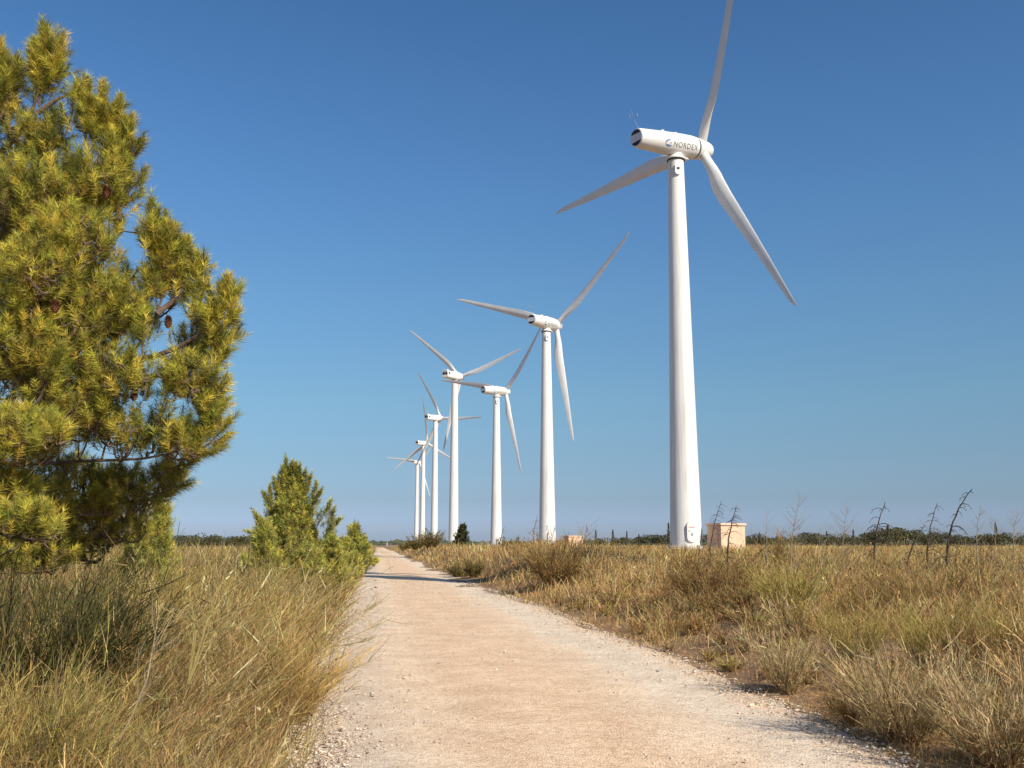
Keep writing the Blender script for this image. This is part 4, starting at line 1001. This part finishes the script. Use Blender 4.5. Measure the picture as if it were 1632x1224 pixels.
shrub(1238, 0, 27, .45, 1.55, 'upright brown leafy shrub right of the peach hut', GB_, [.6, .4, 1, .9], 420, stems=12, name='leafy_shrub', cone=.3, wd=.013, ball=True, cat='shrub', sub=3)
GK = [np.array((.07, .08, .035)), np.array((.10, .10, .04)), np.array((.05, .045, .03)), np.array((.2, .17, .08))]  # dark greens blackened to stand in for the shade under the big pine
gl = 'olive brooms in the left verge'
shrub(60, 0, 5.6, .7, .80, 'olive grey broom at the lower left corner of the view', GO + [GREYG], [.6, 1, .3, .4, 1], 2400, group=gl, cone=1.1, stems=80, wd=.0036)
shrub(330, 0, 5.2, .5, .62, 'brown twiggy broom at the bottom edge nearest the track', [STRAW * .8, BROWN, OLIVE, BROWN * .6], [1, 1, .7, .5], 1500, group=gl, cone=1.1, stems=60, wd=.0034)
shrub(190, 0, 7.6, .6, .85, 'straw coloured broom in the middle of the left verge', [STRAW, YELLOW, OLIVE, BROWN], [1, .8, .8, .5], 1600, group=gl, cone=.9, wd=.004)
shrub(45, 0, 7.4, .9, 1.2, 'dark green broom at the left edge before the big pine, painted near black as shade', GK, [1, 1, .3, .1], 3600, group=gl, cone=1.1, wd=.008, stems=90)
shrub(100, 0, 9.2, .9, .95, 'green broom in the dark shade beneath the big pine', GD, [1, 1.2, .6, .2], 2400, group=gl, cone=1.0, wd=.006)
shrub(225, 0, 12, .8, .85, 'bright olive broom right of the pine shade', GO, [1.3, 1, .6, .1], 1800, group=gl, cone=.9, wd=.006)
shrub(400, 0, 14, .7, .80, 'olive broom left of the track behind the bare branches', GO, [1, .8, 1, .2], 1500, group=gl, cone=.9, wd=.007)
shrub(470, 0, 9.5, .4, .75, 'fine straw broom leaning over the left track edge', [STRAW, YELLOW, OLIVE, BROWN], [1, 1, .8, .3], 1100, group=gl, cone=.7, wd=.0045, lean=(.3, 0))
shrub(160, 0, 4.6, .5, .50, 'straw and grey broom at the very bottom of the left verge', [STRAW, GREYG, OLIVE, BROWN], [1, 1, .8, .6], 1300, group=gl, cone=1.2, wd=.003)
gm = 'small bushes at the far end of the right verge'
for k, (px, Y, r_, h_, lb) in enumerate([(668, 150, 1.6, 2.3, 'dark bush at the foot of the leftmost turbine'), (690, 135, 1.8, 2.6, 'rounded bush between the feet of the distant turbines'), (648, 210, 2.2, 2.2, 'far bush closest to the end of the track'), (812, 110, 1.2, 1.9, 'olive bush right of the third turbine foot')]):
    shrub(px, 0, Y, r_, h_, lb, GD, [1, .8, .6, .4], 700, name='distant_bush', cone=.9, wd=.06, ball=True, group=gm, stems=40)

# bare branching twig reaching over the track from the left
def branching(base, tips, label, r0=.006, m=M_TWIGPALE, name='overhanging_weed'):
    root = empty(name, base); tag(root, label, 'dry plant')
    bm = bmesh.new(); B = Vector(base)
    for (mx, tp) in tips:
        mid = Vector(mx) - B; tp = Vector(tp) - B; pts = [Vector((0, 0, 0)), mid * .5 + Vector((0, 0, -.02)), mid, (mid + tp) / 2 + Vector((0, 0, -.01)), tp]
        tube(bm, pts, [r0, r0 * .85, r0 * .7, r0 * .5, r0 * .3], 5)
        for k in range(12):
            s = rng.uniform(1.2, 3.9); i = int(s); q = pts[i].lerp(pts[i + 1], s - i); l = rng.uniform(.06, .26)
            dd = ((pts[i + 1] - pts[i]).normalized() + Vector(rng.normal(0, .5, 3)) + Vector((.1, 0, .25))).normalized()
            e = q + dd * l; tube(bm, [q, q.lerp(e, .5) + Vector(rng.normal(0, .008, 3)), e], [r0 * .35, r0 * .28, r0 * .18], 4, False)
            for j in range(2):
                q2 = q.lerp(e, rng.uniform(.4, 1)); tube(bm, [q2, q2 + (dd + Vector(rng.normal(0, .6, 3))).normalized() * l * .35], [r0 * .22, r0 * .14], 3, False)
    from_bm('twigs', bm, m, root, False); return root
M_OLTW = noisy('olive_stems', (.26, .22, .07), (.38, .30, .11), scale=7, rough=.9)
branching(P_(440, 1080, 11), [(P_(540, 1010, 11.2), P_(622, 945, 11.4)), (P_(545, 1020, 11), P_(625, 985, 11)), (P_(520, 1000, 11.2), P_(600, 965, 11.4)), (P_(530, 1030, 10.8), P_(590, 1020, 10.7))],
          'thin olive weed reaching out over the left edge of the gravel track', .007, M_OLTW)
branching(P_(300, 1090, 6.8), [(P_(325, 1000, 6.8), P_(430, 940, 6.9)), (P_(310, 1000, 6.8), P_(300, 930, 6.9)), (P_(330, 1010, 6.8), P_(440, 975, 6.8)), (P_(315, 990, 6.8), P_(250, 965, 6.8)), (P_(330, 990, 6.8), P_(370, 925, 7.0))],
          'bare branching dead shrub in the foreground of the left verge', .006, M_OLTW, 'dead_shrub')
branching(P_(190, 1180, 5), [(P_(235, 1080, 5), P_(255, 965, 5.1))], 'single tall bleached stem in the left foreground', .004, M_TWIGPALE, 'bleached_stem')

# ------------------------------------------------------------------ far trees
def leaf_blob(n, lobes, size, cols, wts):
    idx = rng.choice(len(lobes), n); c = np.array([l[0] for l in lobes])[idx]; r = np.array([l[1] for l in lobes])[idx]
    v = unit(rng.normal(size=(n, 3))); p = c + v * r * (rng.uniform(.55, 1.06, n) ** .6)[:, None]
    nrm = unit(v + rng.normal(0, .6, (n, 3))); t1 = unit(np.cross(nrm, rng.normal(size=(n, 3)))); t2 = np.cross(nrm, t1)
    s = size * rng.uniform(.5, 1.3, n)[:, None]
    V = np.stack([p - t1 * s, p + t2 * s * .8, p + t1 * s, p - t2 * s * .8], 1).reshape(-1, 3)
    F = np.arange(4 * n).reshape(-1, 4); return V, F, np.repeat(palette(n, cols, wts), 4, 0)
TC = [np.array((.085, .095, .06)), np.array((.11, .12, .065)), np.array((.14, .14, .08)), np.array((.06, .07, .05))]
def far_tree(x, y, kind, H, label, group, wide=1.0):
    z = gz(x, y); root = empty('cypress_tree' if kind == 'cypress' else 'pine_tree', (x, y, z)); tag(root, label, 'cypress' if kind == 'cypress' else 'tree', group)
    bm = bmesh.new(); tube(bm, [(0, 0, -.5), (.05 * H * rng.normal(), 0, H * .35), (0, 0, H * .7)], [H * .03, H * .022, H * .01], 6); from_bm('trunk', bm, M_BARK, root)
    if kind == 'cypress':
        lb = [((0, 0, H * t), (H * .10 * wide * (1.05 - t) ** .55 + .05, H * .10 * wide * (1.05 - t) ** .55 + .05, H * .12)) for t in (.15, .3, .45, .6, .75, .88, .96)]
        n = 420; sz = H * .03
    else:
        lb = [((H * .4 * wide * rng.uniform(-1, 1), H * .4 * wide * rng.uniform(-1, 1), H * rng.uniform(.40, .8)), (H * rng.uniform(.18, .34) * wide, H * rng.uniform(.18, .34) * wide, H * rng.uniform(.14, .24))) for _ in range(7)]
        lb += [((0, 0, H * .25), (H * .4 * wide, H * .4 * wide, H * .25))]
        n = 900; sz = H * .045
    V, F, C = leaf_blob(n, lb, sz, TC, [1, 1, .7, .8]); np_mesh('crown', V, F, M_LEAF, root, C)
    return root
# right-hand tree line: cypress positions read from the photo
cyp = [(948, 846, 430), (966, 858, 430), (1016, 852, 420), (1063, 836, 400), (1030, 855, 420), (975, 845, 440), (997, 848, 430),
       (1354, 846, 330), (1372, 850, 340), (1409, 838, 330), (1571, 852, 340), (1579, 836, 330), (1591, 862, 340), (1628, 840, 330), (1312, 848, 350), (1206, 850, 360)]
names = ['leftmost cypress of the far right tree line', 'second cypress from the left in the far right tree line', 'cypress midway between the second turbine and the nearest one', 'tall cypress just left of the nearest tower', 'short cypress left of the tall one by the nearest tower', 'third cypress from the left in the far right tree line', 'fourth cypress from the left in the far right tree line',
         'cypress behind the pale feathery weed, farther left of two', 'cypress just left of the arching dead sapling', 'broad cypress behind the arching dead sapling', 'short cypress left of the tall pointed one near the right edge', 'tall pointed dark cypress near the right edge', 'short cypress right of the tall pointed one near the right edge', 'cypress at the very right edge of the view', 'cypress right of the tallest pale weed', 'cypress just right of the peach hut']
for (px, py, Y), lb in zip(cyp, names):
    x = (px - 816) / 1600 * Y; t = at(px, py, Y).z; far_tree(x, Y, 'cypress', t - gz(x, Y), lb, 'cypresses in the far tree line', 1.3 if px in (1409, 1372) else 1.0)
k = 0
for px in np.arange(935, 1700, 11.0):
    px = px + rng.normal(0, 4); Y = rng.uniform(340, 430) if px > 1180 else rng.uniform(420, 480)
    if rng.random() < .18: continue
    top = 857 - 9 * rng.random() - (9 if abs(px - 1410) < 30 else 0) - (2 if px > 1000 else -1) + (6 if px < 960 else 0)
    x = (px - 816) / 1600 * Y; H = max(2.5, at(px, top, Y).z - gz(x, Y))
    far_tree(x, Y, 'round', H, 'low dark round crowned tree in the far tree line right of the turbines', 'round crowned trees in the right tree line', 1.5)
for px in np.arange(170, 420, 15.0):
    px = px + rng.normal(0, 4); Y = rng.uniform(150, 190); top = 853 - 5 * rng.random()
    x = (px - 816) / 1600 * Y; H = max(2, at(px, top, Y).z - gz(x, Y))
    far_tree(x, Y, 'round', H, 'low green round crowned pine in the far tree line left of the track', 'round crowned trees in the left tree line', 1.7)
for px in list(np.arange(-60, 170, 22.0)):
    Y = rng.uniform(150, 190); x = (px - 816) / 1600 * Y
    far_tree(x, Y, 'round', 3.2, 'low green round crowned pine in the far tree line behind the big pine', 'round crowned trees behind the big pine', 1.7)
# faint far woodland on the horizon
def far_wood():
    n = 9000; y = rng.uniform(1400, 2600, n); x = y * rng.uniform(-.75, .75, n); p = np.stack([x, y, ground_z(x, y) + rng.uniform(0, 5, n) * (.4 + vnoise(x, y, 90, 3))], -1)
    s = rng.uniform(4, 10, n)[:, None]
    V = np.stack([p + [0, 0, 0] - s * [1, 0, 0], p - s * [0, 1, 0] * .5 + [0, 0, 1.0], p + s * [1, 0, 0], p + s * [0, 0, .45]], 1).reshape(-1, 3)
    return tag(np_mesh('distant_woodland', V, np.arange(4 * n).reshape(-1, 4), M_LEAF, None, np.repeat(palette(n, [np.array((.10, .13, .10))], [1]), 4, 0)), 'faint blue green woodland along the horizon', 'woodland', kind='stuff')
far_wood()
